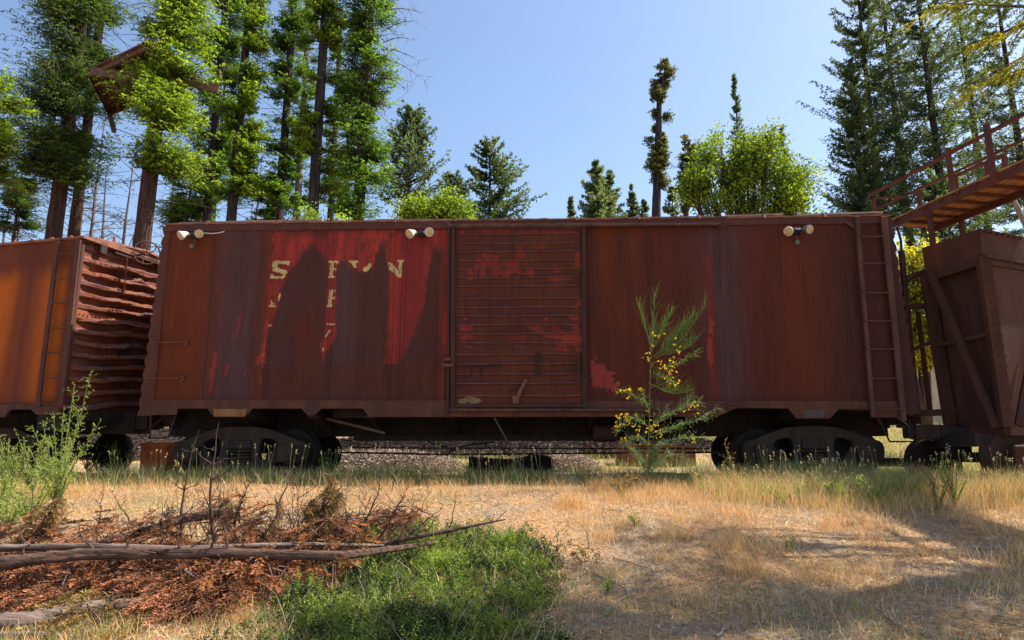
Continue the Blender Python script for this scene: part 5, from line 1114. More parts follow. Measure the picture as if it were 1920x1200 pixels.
LFO = leafmat('golden_fir_leaf', (.06, .08, .015), (.42, .36, .04), .5)
VT = [fronds(rg, P0[:nv], D[:nv], L[:nv], 60, 40, .036, .007, spread=.20, droop=.05, curl=0, ang=1.0, flat=.35), fronds(rg, P0[nv:], D[nv:], L[nv:], 28, 9, .08, .018, spread=.24, droop=.1, curl=0)]
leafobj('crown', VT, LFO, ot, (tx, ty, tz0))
e_ = P0 + D * L[:, None]; V1, F1 = sticks(P0, e_, np.where(np.arange(len(L)) < nv, .028, .04), .006, 5)
lk = [(np.array((tx, ty, tz0 + 5.5 + i * .5)), P0[i]) for i in range(nv)]; V2, F2 = sticks([q[0] for q in lk], [q[1] for q in lk], .06, .03, 5)
npmesh('branches', np.concatenate([V1, V2]) - np.array((tx, ty, tz0)), np.concatenate([F1, F2 + len(V1)]), BRW, ot)
# ------------------------------------------------------------------ grass
def colmat(name, trans=.3):
    if name in MATS: return MATS[name]
    m, t, b = newmat(name); a = t.nodes.new('ShaderNodeAttribute'); a.attribute_name = 'col'; t.links.new(a.outputs['Color'], b.inputs['Base Color'])
    b.inputs['Roughness'].default_value = .75; b.inputs['Specular IOR Level'].default_value = .2
    tr = t.nodes.new('ShaderNodeBsdfTranslucent'); t.links.new(a.outputs['Color'], tr.inputs[0]); ms = t.nodes.new('ShaderNodeMixShader'); ms.inputs[0].default_value = trans
    t.links.new(b.outputs[0], ms.inputs[1]); t.links.new(tr.outputs[0], ms.inputs[2]); t.links.new(ms.outputs[0], t.nodes['Material Output'].inputs[0]); MATS[name] = m; return m
GM = colmat('grass_blade')
def blades(rg, x, y, h, w_, lean, cols, dz=0.0, curve=.35):
    """two-piece bent blades: 6 verts, 2 quads"""
    n = len(x); a = rg.rand(n) * 6.283; h = np.broadcast_to(h, (n,)); w_ = np.broadcast_to(w_, (n,)); lean = np.broadcast_to(lean, (n,))
    d = np.stack([np.cos(a) * lean, np.sin(a) * lean, np.ones(n)], 1); d = nrmz(d); d2 = nrmz(d + np.stack([np.cos(a), np.sin(a), -.5 * np.ones(n)], 1) * curve * rg.uniform(.2, 1.8, (n, 1)))
    p0 = np.stack([x, y, ground(x, y) + dz - .005], 1); b = rg.rand(n) * 6.283; s = np.stack([np.cos(b), np.sin(b), 0 * b], 1) * w_[:, None] / 2
    p1 = p0 + d * (h * .55)[:, None]; p2 = p1 + d2 * (h * .5)[:, None]
    V = np.stack([p0 - s, p0 + s, p1 + s * .8, p1 - s * .8, p2 + s * .15, p2 - s * .15], 1).reshape(-1, 3)
    i = np.arange(n)[:, None] * 6; F = np.concatenate([i + np.array([[0, 1, 2, 3]]), i + np.array([[3, 2, 4, 5]])], 1).reshape(-1, 4)
    return V, F, np.repeat(cols, 6, 0)
def put(name, parts, mat, label, cat, kind='stuff', origin=None):
    o = 0; Vs = []; Fs = []; Cs = []
    for V, F, C in parts: Vs.append(V); Fs.append(F + o); Cs.append(C); o += len(V)
    return tag(npmesh(name, np.concatenate(Vs), np.concatenate(Fs), mat, None, cols=np.concatenate(Cs)), label, cat, None, kind)
def area(rg, n, y0, y1, x0=None, x1=None):
    y = np.sqrt(rg.uniform(y0 ** 2, y1 ** 2, n)); x = rg.uniform(-.80, .80, n) * y if x0 is None else rg.uniform(x0, x1, n); return x, y
def vary(rg, base, n, a=.25): return np.array(base)[None] * rg.uniform(1 - a, 1 + a, (n, 1)) * (1 + rg.normal(size=(n, 3)) * .06)
def pick(rg, cols, probs, n):
    k = np.searchsorted(np.cumsum(probs, 0) if np.ndim(probs) == 1 else np.cumsum(probs), rg.rand(n)); return np.array(cols)[np.clip(k, 0, len(cols) - 1)]
STRAW, PALE, ORNG, GRN, DGRN, BRN = (.72, .45, .20), (.82, .68, .45), (.78, .42, .15), (.24, .30, .08), (.07, .13, .03), (.32, .19, .10)
rg = np.random.RandomState(200)
# short dry sward, patchy
n = 230000; x, y = area(rg, n, 4.3, 11.6); dn = fbm(x * .9 + 3, y * 1.1, 201, 4); gr = fbm(x * 1.3 + 30, y * 1.3, 202, 3)
keep = rg.rand(n) < np.clip((dn - .30) * 3.2, .12, 1); x, y, gr, dn = x[keep], y[keep], gr[keep], dn[keep]; n = len(x)
c = vary(rg, (1, 1, 1), n) * pick(rg, [STRAW, PALE, ORNG, BRN, GRN], [.34, .16, .26, .14, .10], n)
gm = (rg.rand(n) < np.clip((gr - .52) * 4, 0, .75)); c[gm] = vary(rg, (.32, .36, .12), gm.sum())
cool = np.clip((fbm(x * .6, y * .8, 207) - .45) * 6 + (x - .2) * .3, 0, 1)[:, None] * .75; c = c * (1 - cool) + (c.mean(1, keepdims=True) * [1.0, .86, .68]) * cool
put('dry_grass', [blades(rg, x, y, rg.uniform(.012, .055, n) * (.5 + dn), rg.uniform(.0022, .005, n), rg.uniform(.1, 1.4, n), c)], GM, 'short dry straw-coloured grass over the foreground slope', 'grass')
# lying straw and litter
n = 120000; x, y = area(rg, n, 4.3, 11.4); a = rg.rand(n) * 6.283; d = nrmz(np.stack([np.cos(a), np.sin(a), rg.normal(size=n) * .16], 1)); L = rg.uniform(.02, .12, n); p = np.stack([x, y, ground(x, y) + rg.uniform(.002, .018, n)], 1)
s = nrmz(np.cross(d, [0, 0, 1.0])) * rg.uniform(.0010, .0028, n)[:, None]; V = np.stack([p - s, p + s, p + d * L[:, None] + s, p + d * L[:, None] - s], 1).reshape(-1, 3)
c = vary(rg, (1, 1, 1), n, .4) * pick(rg, [STRAW, PALE, ORNG, BRN, (.42, .38, .34)], [.3, .2, .18, .17, .15], n)
put('straw_litter', [(V, np.arange(4 * n).reshape(-1, 4), np.repeat(c, 4, 0))], GM, 'loose straw and leaf litter lying over the foreground', 'litter')
# taller tufts in clumps (right half golden, shaded)
parts = []
for (n, y0, y1, x0, x1, h0, h1, cols, pr, K, sp) in ((26000, 6.2, 10.8, 0.6, 8.2, .07, .26, [STRAW, ORNG, PALE, GRN], [.4, .34, .18, .08], 190, .11), (17000, 9.3, 10.9, -8.5, 8.5, .06, .20, [ORNG, STRAW, PALE, GRN], [.4, .3, .15, .15], 220, .14),
                                     (7000, 4.4, 6.4, -.5, 5.2, .05, .16, [GRN, STRAW, PALE, BRN], [.38, .3, .2, .12], 120, .14), (9000, 4.4, 5.4, -4.3, -.4, .05, .16, [GRN, STRAW, ORNG, PALE], [.4, .25, .2, .15], 90, .16)):
    cx = rg.uniform(x0, x1, K); cy = rg.uniform(y0, y1, K); k = rg.randint(0, K, n); x = cx[k] + rg.normal(size=n) * sp; y = cy[k] + rg.normal(size=n) * sp
    c = vary(rg, (1, 1, 1), n) * pick(rg, cols, pr, n); parts.append(blades(rg, x, y, rg.uniform(h0, h1, n), rg.uniform(.002, .0045, n), rg.uniform(.1, .7, n), c))
put('grass_tufts', parts, GM, 'taller golden grass tufts scattered over the slope', 'grass')
# green and seeding grass along the track
parts = []
n = 30000; x = rg.uniform(-9, 8.8, n); y = 10.95 + rg.normal(size=n) * .28 - np.clip(x - 4, 0, 9) * .10; g_ = fbm(x * 1.2, y, 211); hm = .10 + .26 * g_ + np.clip(np.abs(x - 4.5) < 1.8, 0, 1) * .06
c = vary(rg, (1, 1, 1), n) * pick(rg, [DGRN, GRN, (.30, .32, .10), STRAW, PALE], [.3, .3, .15, .15, .10], n)
parts.append(blades(rg, x, y, hm * rg.uniform(.4, 1.3, n), rg.uniform(.003, .007, n), rg.uniform(.1, .6, n), c))
n = 16000; x = rg.uniform(2.6, 8.8, n); y = 9.7 + rg.normal(size=n) * .45 - (x - 4) * .05; c = vary(rg, (1, 1, 1), n) * pick(rg, [(.34, .40, .08), GRN, STRAW, PALE, ORNG], [.2, .2, .25, .15, .2], n)
parts.append(blades(rg, x, y, rg.uniform(.10, .42, n), rg.uniform(.002, .005, n), rg.uniform(.1, .5, n), c))
n = 9000; x = rg.uniform(-8.5, 9, n); y = rg.uniform(14.3, 18, n); c = vary(rg, (.40, .42, .14), n); parts.append(blades(rg, x, y, rg.uniform(.05, .3, n), rg.uniform(.006, .012, n), rg.uniform(.1, .6, n), c))
n = 26000; x = rg.uniform(5.6, 14.5, n); y = rg.uniform(13.4, 24, n); c = vary(rg, (1, 1, 1), n) * pick(rg, [(.42, .44, .10), (.55, .48, .20), GRN, PALE], [.35, .3, .15, .2], n); parts.append(blades(rg, x, y, rg.uniform(.1, .4, n), rg.uniform(.008, .016, n), rg.uniform(.1, .6, n), c))
put('trackside_grass', parts, GM, 'green and yellow seeding grass along the foot of the train', 'grass')
# seed-headed stalks
n = 420; x = np.concatenate([rg.uniform(-8.5, 8.6, 260), rg.uniform(3, 8.8, 160)]); y = np.where(np.arange(n) < 260, 10.75, 9.7) + rg.normal(size=n) * .3; h = rg.uniform(.25, .62, n); lean = rg.uniform(0, .35, n); a = rg.rand(n) * 6.283
p0 = np.stack([x, y, ground(x, y)], 1); p1 = p0 + np.stack([np.cos(a) * lean * h, np.sin(a) * lean * h, h], 1); V, F = sticks(p0, p1, .0024, .0014, 3); C = np.repeat(vary(rg, (.36, .36, .14), n), 6, 0)
k = 9; pp = np.repeat(p1, k, 0) - np.repeat((p1 - p0), k, 0) * rg.uniform(0, .10, (n * k, 1)); dd = nrmz(rg.normal(size=pp.shape) + [0, 0, .8]); D4 = diamonds(pp, dd, rg.uniform(.012, .03, n * k), rg.uniform(.003, .006, n * k), rg)
put('seed_stalks', [(V, F, C), (D4.reshape(-1, 3), np.arange(4 * n * k).reshape(-1, 4), np.repeat(vary(rg, (.62, .55, .30), n * k), 4, 0))], GM, 'thin seed-headed stalks standing in front of the wheels', 'grass stalks')
# ------------------------------------------------------------------ green vetch patch in the foreground
PATCH = [(480, 1200), (540, 1140), (600, 1100), (650, 1060), (720, 1035), (800, 1015), (880, 1000), (960, 1010), (1030, 1050), (1025, 1100), (990, 1140), (985, 1200), (960, 1260), (440, 1260)]
G = [ong(px, py) for px, py in PATCH]; GP = [(p.x, p.y) for p in G]
xs = [p[0] for p in GP]; ys = [p[1] for p in GP]
n = 33000; x = rg.uniform(min(xs), max(xs), n * 3); y = rg.uniform(min(ys), max(ys), n * 3); wxx = x + (fbm(x * 3, y * 3, 220) - .5) * 1.5 + rg.normal(size=n * 3) * .10; wyy = y + (fbm(x * 3 + 9, y * 3, 221) - .5) * 1.5 + rg.normal(size=n * 3) * .10; q = inpoly(GP, wxx, wyy); x, y = x[q][:n], y[q][:n]; n = len(x)
mx_, my_ = (min(xs) + max(xs)) / 2, (min(ys) + max(ys)) / 2
hm = .02 + .30 * np.clip(fbm(x * 3.2, y * 3.2, 222, 3) - .25, 0, 1) * 1.6 * np.clip(1.25 - (((x - mx_) / (max(xs) - min(xs)) * 2) ** 2 + ((y - my_) / (max(ys) - min(ys)) * 2) ** 2), .2, 1) * 1.4
KC = 520; ci = rg.randint(0, n, KC); ccx, ccy = x[ci], y[ci]; cr = rg.uniform(.06, .17, KC); chh = cr * rg.uniform(.7, 1.5, KC); ccx[:90] += rg.normal(size=90) * .35; ccy[:90] += rg.normal(size=90) * .25; cr[:90] *= .7; w_ = rg.randint(0, KC, n)
dv = nrmz(rg.normal(size=(n, 3))); dv[:, 2] = np.abs(dv[:, 2]); sh_ = rg.uniform(.55, 1.08, n); x = ccx[w_] + dv[:, 0] * cr[w_] * sh_; y = ccy[w_] + dv[:, 1] * cr[w_] * sh_; hm = dv[:, 2] * chh[w_] * sh_
z = ground(x, y) + hm + .01; st = np.stack([x, y, z], 1); ctin = rg.normal(size=KC) * .12
# each stem carries small paired leaflets
m_ = 9; li = np.repeat(np.arange(n // 3), m_); base = st[: n // 3]; sdir = nrmz(rg.normal(size=base.shape) * .6 + dv[: n // 3] + [0, 0, .3]); t = np.tile(np.arange(m_) / m_, n // 3)
pp = base[li] + sdir[li] * (t * .08)[:, None]; side = nrmz(np.cross(sdir[li], rg.normal(size=base.shape)[li])) * np.where(np.arange(len(li)) % 2, 1, -1)[:, None]; dd = nrmz(side + sdir[li] * .5 + rg.normal(size=pp.shape) * .25)
tin = np.clip(.05 + (hm[: n // 3] * 3.2 + ctin[w_[: n // 3]])[li] + .5 * (fbm(base[:, 0] * 3, base[:, 1] * 3, 223) - .5)[li] * 2 + (rg.normal(size=n // 3) * .24)[li], 0, 1)  # lighter with height: lit tops and shaded gaps put into the colour
V = diamonds(pp, dd, rg.uniform(.018, .036, len(li)), rg.uniform(.0035, .007, len(li)), rg)
vp = npmesh('vetch_patch', V.reshape(-1, 3), np.arange(len(V) * 4).reshape(-1, 4), leafmat('vetch_leaf', (.010, .026, .010), (.27, .34, .05), .35), tint=np.repeat(tin, 4))
tag(vp, 'low mound of bright green vetch in the bottom centre', 'ground cover', None, 'stuff')
# soft green grass through and around the patch
n = 4500; x = rg.uniform(min(xs) - .3, max(xs) + .3, n); y = rg.uniform(min(ys) - .1, max(ys) + .2, n); x = x + rg.normal(size=n) * .1
q = inpoly(GP, x + rg.normal(size=n) * .30, y + rg.normal(size=n) * .2); x, y = x[q], y[q]; n = len(x)
put('soft_grass', [blades(rg, x, y, rg.uniform(.12, .32, n), rg.uniform(.003, .006, n), rg.uniform(.2, .9, n), vary(rg, (1, 1, 1), n) * pick(rg, [(.12, .18, .05), (.24, .28, .10), PALE, STRAW], [.4, .3, .18, .12], n))], GM, 'soft green grass growing through the vetch', 'grass')
# ------------------------------------------------------------------ fallen logs and dead redwood brush
LB = wood('log_bark', (.17, .095, .068), (.04, .026, .02), 7, (.12, 1, 1), .9); TWG = wood('twig_bark', (.13, .07, .05), (.05, .03, .025), 9)
LG = wood('weathered_log', (.26, .19, .15), (.08, .055, .045), 7, (.12, 1, 1), .8)
def log(label, pts, rs, mat, hs, seed):
    P = []
    for (px, py), h in zip(pts, hs): p = ong(px, py, h); p.z += h; P.append(p)
    # smooth polyline
    e = empty('fallen_log', P[0], 0, label, 'log', 'fallen logs in the brush pile'); org = P[0]
    rr = random.Random(seed); m = MB()
    for k in range(9 if 'raised' in label or 'slender' in label else 3):
        i = rr.randrange(len(P) - 1); c = P[i].lerp(P[i + 1], rr.random()) - org; d = Vector((rr.uniform(-.6, .6), rr.uniform(-.8, .3), rr.uniform(.1, 1))).normalized(); L = rr.uniform(.06, .26) if rs[0] < .06 else .1
        m.tube([c, c + d * L * .5, c + d * L + Vector((rr.uniform(-.04, .04), 0, rr.uniform(-.03, .03)))], [rs[0] * .28, rs[0] * .18, .003], 6)
    tag(m.build('broken_limbs', mat, e), kind='stuff')
    return e, trunkobj(P, rs, mat, e, org, name='log_trunk', n=14, rough=.11, seed=seed), P
e1, _, PL = log('long slender fallen trunk lying across the left foreground', [(-60, 1062), (160, 1040), (400, 1038), (640, 1044), (820, 1018)], [.047, .045, .042, .036, .014], LB, [.34, .34, .34, .30, .18], 1)
e2, _, _ = log('thin pale pole lying behind the long fallen trunk', [(-60, 1030), (150, 1024), (330, 1030), (560, 1022), (720, 1024)], [.028, .026, .024, .02, .012], LG, [.34, .35, .34, .30, .24], 2)
e3, _, _ = log('short raised log slanting up to the right over the brush', [(170, 1024), (270, 998), (340, 975), (418, 962)], [.02, .034, .038, .042], LB, [.24, .32, .36, .40], 3)
e4, _, _ = log('long thin split stick pointing right towards the open grass', [(670, 1036), (740, 1015), (850, 994), (948, 974)], [.015, .028, .02, .006], LB, [.14, .2, .26, .32], 4)
e5, _, _ = log('grey weathered log half under the brush at the lower left', [(-60, 1178), (60, 1166), (180, 1142), (300, 1128)], [.07, .06, .05, .03], LG, [.06, .07, .07, .08], 5)
e6, _, _ = log('short pale broken stick on the green patch edge', [(462, 1118), (500, 1124), (532, 1128)], [.022, .024, .016], LG, [.04, .03, .03], 6)
e7, _, _ = log('dark branch trailing along the bottom left corner', [(-40, 1196), (60, 1193), (160, 1198)], [.035, .03, .012], LG, [.03, .04, .03], 7)
# drooping rust-red foliage below and behind the trunk
LFD = leafmat('dead_redwood_leaf', (.05, .018, .012), (.72, .32, .18), .3); LFT = leafmat('dry_tan_leaf', (.12, .07, .03), (.50, .33, .13), .25)
def on_px(poly, n, rg):
    g_ = [ong(*p) for p in poly]; P = [(p.x, p.y) for p in g_]; x = rg.uniform(min(p[0] for p in P), max(p[0] for p in P), n * 4); y = rg.uniform(min(p[1] for p in P), max(p[1] for p in P), n * 4); q = inpoly(P, x, y); return x[q][:n], y[q][:n]
def brush(name, label, poly, n, hmax, mat, seed, L=(.2, .5), droop=.5, dens=(18, 9), lf=.026, lw=.0032, up=(-.2, .5), face=None, bunch=0):
    rg = np.random.RandomState(seed); x, y = on_px(poly, n, rg); k = len(x)
    if bunch: q_ = rg.randint(0, bunch, k); bx, by = on_px(poly, bunch, rg); q_ = np.minimum(q_, len(bx) - 1); x = bx[q_] + rg.normal(size=k) * .07; y = by[q_] + rg.normal(size=k) * .05
    z = ground(x, y) + hmax * rg.rand(k) ** .6 * (.4 + .9 * fbm(x * 2.5, y * 2.5, seed)) * np.clip((y - y.min()) / (y.max() - y.min()) * 1.4 + .15, 0, 1) + .02
    a = rg.rand(k) * 6.283 if face is None else face + rg.normal(size=k) * .9; D = nrmz(np.stack([np.cos(a), np.sin(a), rg.uniform(*up, k)], 1)); Ls = rg.uniform(*L, k); P0 = np.stack([x, y, z], 1)
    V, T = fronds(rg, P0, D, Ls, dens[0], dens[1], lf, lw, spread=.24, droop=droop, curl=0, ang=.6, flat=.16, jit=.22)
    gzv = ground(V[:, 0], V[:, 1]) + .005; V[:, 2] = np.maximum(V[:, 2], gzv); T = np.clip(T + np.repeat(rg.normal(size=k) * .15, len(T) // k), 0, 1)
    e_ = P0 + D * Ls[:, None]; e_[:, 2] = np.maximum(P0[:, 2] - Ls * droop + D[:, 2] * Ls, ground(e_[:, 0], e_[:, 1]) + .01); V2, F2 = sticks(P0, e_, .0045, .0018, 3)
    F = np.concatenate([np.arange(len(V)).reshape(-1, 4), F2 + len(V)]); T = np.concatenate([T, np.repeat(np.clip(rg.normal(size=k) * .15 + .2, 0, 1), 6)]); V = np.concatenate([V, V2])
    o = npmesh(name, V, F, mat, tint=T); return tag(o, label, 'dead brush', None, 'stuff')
brush('dead_foliage', 'heap of rust-red dead redwood foliage hanging under the long fallen trunk', [(-80, 1050), (200, 1050), (420, 1050), (640, 1050), (690, 1060), (600, 1095), (480, 1120), (400, 1150), (260, 1130), (60, 1150), (-80, 1165)], 620, .46, LFD, 301, L=(.25, .6), droop=.55, face=-1.5, dens=(26, 10), lf=.026, lw=.003, bunch=70)
brush('dead_foliage', 'tongue of rust-brown dead fronds spilling towards the viewer', [(250, 1100), (470, 1090), (480, 1120), (440, 1140), (400, 1165), (330, 1165), (330, 1130)], 200, .30, LFD, 302, L=(.3, .65), face=-1.5, dens=(24, 9), lf=.03, lw=.0035)
brush('dead_foliage', 'rust-red dead foliage behind the right end of the long trunk', [(400, 1035), (560, 1010), (700, 985), (780, 975), (790, 1000), (700, 1030), (560, 1038)], 260, .22, LFD, 303, L=(.12, .32))
brush('dead_foliage', 'tan dry fronds at the front edge of the brush heap', [(60, 1165), (200, 1130), (280, 1140), (290, 1180), (200, 1200), (80, 1200)], 150, .14, LFT, 304, L=(.2, .4), face=-1.4)
brush('dead_foliage', 'loose rust-brown sprays draped over the long fallen trunk', [(-60, 1058), (200, 1048), (420, 1044), (640, 1050), (640, 1040), (420, 1034), (200, 1036), (-60, 1048)], 130, .52, LFD, 306, L=(.12, .34), droop=.5, face=-1.5, dens=(20, 8), lf=.022, lw=.0026, bunch=16)
LFK = leafmat('brush_shade_leaf', (.03, .016, .011), (.22, .10, .06), .1)
brush('brush_shade', 'dark brown fronds added under the rust-red brush for its shade', [(-80, 1035), (420, 1030), (690, 1040), (600, 1090), (480, 1110), (430, 1150), (330, 1150), (260, 1120), (60, 1140), (-80, 1150)], 620, .05, LFK, 305, L=(.15, .4), droop=.05, up=(-.1, .1))  # dark frond layer added as the shade in the heap's gaps
# thin stems hanging and leaning in the heap
rgb = np.random.RandomState(310)
for i in range(26):
    px = rgb.uniform(20, 620); a = ong(px, rgb.uniform(1050, 1075), .25); a.z += .25; b = ong(px + rgb.uniform(-60, 60), rgb.uniform(1105, 1150)); b.z += .03
    mid = (a + b) / 2 + Vector((rgb.normal() * .05, 0, .05 + abs(rgb.normal()) * .04)); e = empty('dead_branch', (b.x, b.y, b.z), 0, None)
    tag(e, 'thin bare stem leaning in the rust-red brush heap', 'dead branch', 'thin stems leaning in the brush heap')
    m = MB(); m.tube([a - b, mid - b, Vector((0, 0, 0))], [.008, .007, .004], 5); m.build('stem', LG if i % 3 == 0 else LB, e)
# upright dead branches standing out of the pile
def upright(label, base, tip, seed, nb=10, fan=0, r=.011, spread=.3, mat=None, tan=True, bow=.06):
    rg = np.random.RandomState(seed); a = ong(*base, .2); a.z += .15; r_ = ray(*tip); t = a.y / r_.y; b = Vector((r_.x * t, a.y + .05, CAMZ + r_.z * t)); H = (b - a).length
    e = empty('dead_branch', (a.x, a.y, a.z), 0, label, 'dead branch'); P0, P1, R0, R1 = [], [], [], []; A = np.zeros(3); B = np.array(b - a); prev = A; bw_ = rg.normal() * bow
    N = 9; pts = [A]
    for i in range(N):
        s = (i + 1) / N; q = A + (B - A) * s + np.array([bw_ * math.sin(s * 3.14) * 1.0, 0, 0]) + rg.normal(size=3) * .006; P0.append(prev); P1.append(q); R0.append(r * (1.05 - i / N)); R1.append(r * (1.05 - (i + 1) / N)); prev = q; pts.append(q)
    tips = []
    for j in range(nb):
        s = rg.uniform(.15, .97); c = pts[int(s * N)]; az = rg.rand() * 6.283; d = np.array([math.cos(az) * .8, math.sin(az) * .5, rg.uniform(.15, 1.0)]); L = spread * H * (1.15 - s) * rg.uniform(.5, 1.2); q = c
        for k in range(4):
            d = d + rg.normal(size=3) * .18; nq = q + d * L / 4; P0.append(q); P1.append(nq); rr = r * .42; R0.append(rr * (1 - k * .22)); R1.append(rr * (1 - (k + 1) * .22))
            if k and rg.rand() < .8: w_ = nq + (d + rg.normal(size=3) * .7) * L * .22; P0.append(nq); P1.append(w_); R0.append(.0030); R1.append(.0015)
            q = nq
        tips.append((c, q))
    V, F = sticks(P0, P1, np.array(R0), np.array(R1), 5); npmesh('stem', V, F, mat or TWG, e)
    if fan:
        k = rg.randint(0, len(tips), fan); u = rg.uniform(.2, 1, fan)[:, None]; c0 = np.array([tips[i][0] for i in k]); c1 = np.array([tips[i][1] for i in k]); P = c0 + (c1 - c0) * u; D = nrmz(rg.normal(size=(fan, 3)) * [.5, .5, .3] + [0, 0, -.6])
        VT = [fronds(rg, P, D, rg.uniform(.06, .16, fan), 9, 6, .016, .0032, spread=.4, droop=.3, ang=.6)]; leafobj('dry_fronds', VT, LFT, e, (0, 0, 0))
UP = [('stout forked stem with reddish lumpy twigs, tallest in the left brush', (405, 1030), (408, 790), 7, 0, .014), ('straight dark stem with side twigs left of the forked one', (338, 1010), (372, 800), 8, 0, .010), ('thin bent stem standing at the left of the slanting log', (182, 1010), (188, 905), 6, 0, .007),
      ('leaning thin branch over the slanting log', (255, 990), (196, 915), 5, 0, .007), ('branched dark stem between the forked one and the fan of dry fronds', (440, 1005), (478, 890), 12, 0, .010), ('tall curved dark stem with a hooked tip', (513, 1000), (560, 868), 8, 0, .010),
      ('fan of tan dry fronds standing in the middle of the brush', (590, 1015), (628, 878), 18, 330, .010), ('second smaller fan of dry fronds just left of the middle one', (562, 1018), (590, 930), 12, 150, .008), ('slanting dark stem right of the dry fan', (655, 1010), (712, 880), 9, 0, .010), ('forked twiggy branch near the right end of the brush', (700, 1018), (765, 905), 12, 0, .009),
      ('low spreading twig branch right of the forked twiggy one', (745, 1010), (840, 940), 8, 0, .007), ('single thin wand standing alone right of the brush', (836, 1000), (856, 910), 3, 0, .005), ('dry drooping frond branch at the far left', (40, 1025), (118, 915), 9, 190, .008), ('low twiggy tangle in front of the slanting log', (330, 1035), (300, 985), 14, 0, .008),
      ('drooping frond at the raised end of the slanting log', (428, 985), (420, 925), 8, 120, .008), ('tangled twiggy branch above the middle of the trunk', (480, 1035), (520, 960), 16, 30, .009), ('thin leaning wand at the left edge of the brush', (30, 1010), (20, 950), 5, 0, .006), ('low forked twig beside the dry fan', (620, 1030), (660, 950), 12, 0, .008),
      ('fine twig cluster rising left of the tall curved stem', (470, 1010), (452, 930), 10, 0, .007)]
for i, (lb, b_, t_, nb, fan, r) in enumerate(UP): upright(lb, b_, t_, 400 + i, nb=int(nb * 1.6), fan=fan, r=r * 1.5, tan=False)
# bleached twigs on the open ground
for i, (pts, lb) in enumerate([([(1095, 1072), (1130, 1088), (1165, 1105), (1178, 1112)], 'longest grey twig on the open ground right of the green patch'), ([(1168, 1100), (1180, 1085), (1215, 1078), (1260, 1072)], 'curved twig crossing the end of the longest one'), ([(1172, 1112), (1180, 1120), (1158, 1135)], 'short crooked twig below the longest one'),
                            ([(1150, 1050), (1190, 1062), (1228, 1074)], 'straight grey twig just above the curved one'), ([(1345, 1200), (1360, 1185), (1374, 1172)], 'pale forked twig at the bottom edge'), ([(1780, 978), (1830, 986), (1900, 994)], 'long dark twig lying at the right edge of the lit grass'),
                            ([(1640, 1140), (1670, 1170), (1715, 1195)], 'thin curving stem in the lower right'), ([(1560, 1012), (1640, 1014), (1690, 1022)], 'dark stick in the shade right of centre'), ([(1832, 1034), (1870, 1031), (1908, 1032)], 'short pale stick near the right edge'), ([(1130, 958), (1165, 962), (1180, 950)], 'reddish twig below the broom bush'), ([(1435, 1095), (1442, 1100), (1450, 1106)], 'white bark chip in the centre right')]):
    P = [ong(*p) + Vector((0, 0, .015)) for p in pts]; e = empty('twig', P[0], 0, lb, 'twig'); m = MB(); Q = []
    for a, b in zip(P[:-1], P[1:]):
        for k in range(4): Q.append(a.lerp(b, k / 4) + Vector((random.Random(i * 9 + k).uniform(-.012, .012), 0, .006)) - P[0])
    Q.append(P[-1] - P[0]); m.tube(Q, [.010 * (1 - .6 * k / len(Q)) for k in range(len(Q))], 6)
    if i in (0, 4, 5, 3): m.tube([Q[len(Q) // 2], Q[len(Q) // 2] + Vector((.14, .12, .03))], [.006, .002], 5)
    m.build('stick', wood('twig_wood', (.40, .34, .30), (.20, .16, .14), 12), e)
rgb = np.random.RandomState(333)
for i in range(80):
    px = rgb.uniform(300, 800); py = rgb.uniform(1000, 1035); hh = rgb.uniform(50, 150) * (1.1 - .4 * abs(px - 560) / 270)
    upright('fine dark dead twig standing among others behind the long fallen trunk', (px, py), (px + rgb.uniform(-45, 45), py - hh), 600 + i, nb=7, r=rgb.uniform(.003, .006), spread=.45)
for o_ in bpy.data.objects:
    if o_.get('label', '').startswith('fine dark dead twig'): o_['group'] = 'fine dead twigs standing out of the brush pile'
# yellow hawkbit flowers
for i, (px, py) in enumerate(((876, 1123), (1043, 1170), (1055, 1168), (1868, 1030), (1350, 1152))):
    p = ong(px, py, .1); e = empty('yellow_flower', p, 0, ('single yellow flower in the middle of the vetch', 'left one of two yellow flowers near the bottom edge', 'right one of two yellow flowers near the bottom edge', 'tiny yellow flower near the right edge', 'small yellow flower in the shaded grass, bottom right')[i], 'flower', 'small yellow flowers in the grass')
    m = MB(); m.tube([(0, 0, 0), (.004, 0, .10)], .0015, 5); m.build('stem', leafmat('stem_green', (.10, .18, .04), (.2, .3, .06), .1), e)
    m = MB(); 
    for k in range(12): a = k * .5236; m.add([(.004, 0, .10), (.004 + .012 * math.cos(a - .2), .012 * math.sin(a - .2), .104), (.004 + .018 * math.cos(a), .018 * math.sin(a), .106), (.004 + .012 * math.cos(a + .2), .012 * math.sin(a + .2), .104)], [(0, 1, 2, 3)])
    m.build('petals', rust('flower_yellow', (.85, .60, .01), (.80, .52, .01), streak=False, bump=0), e)
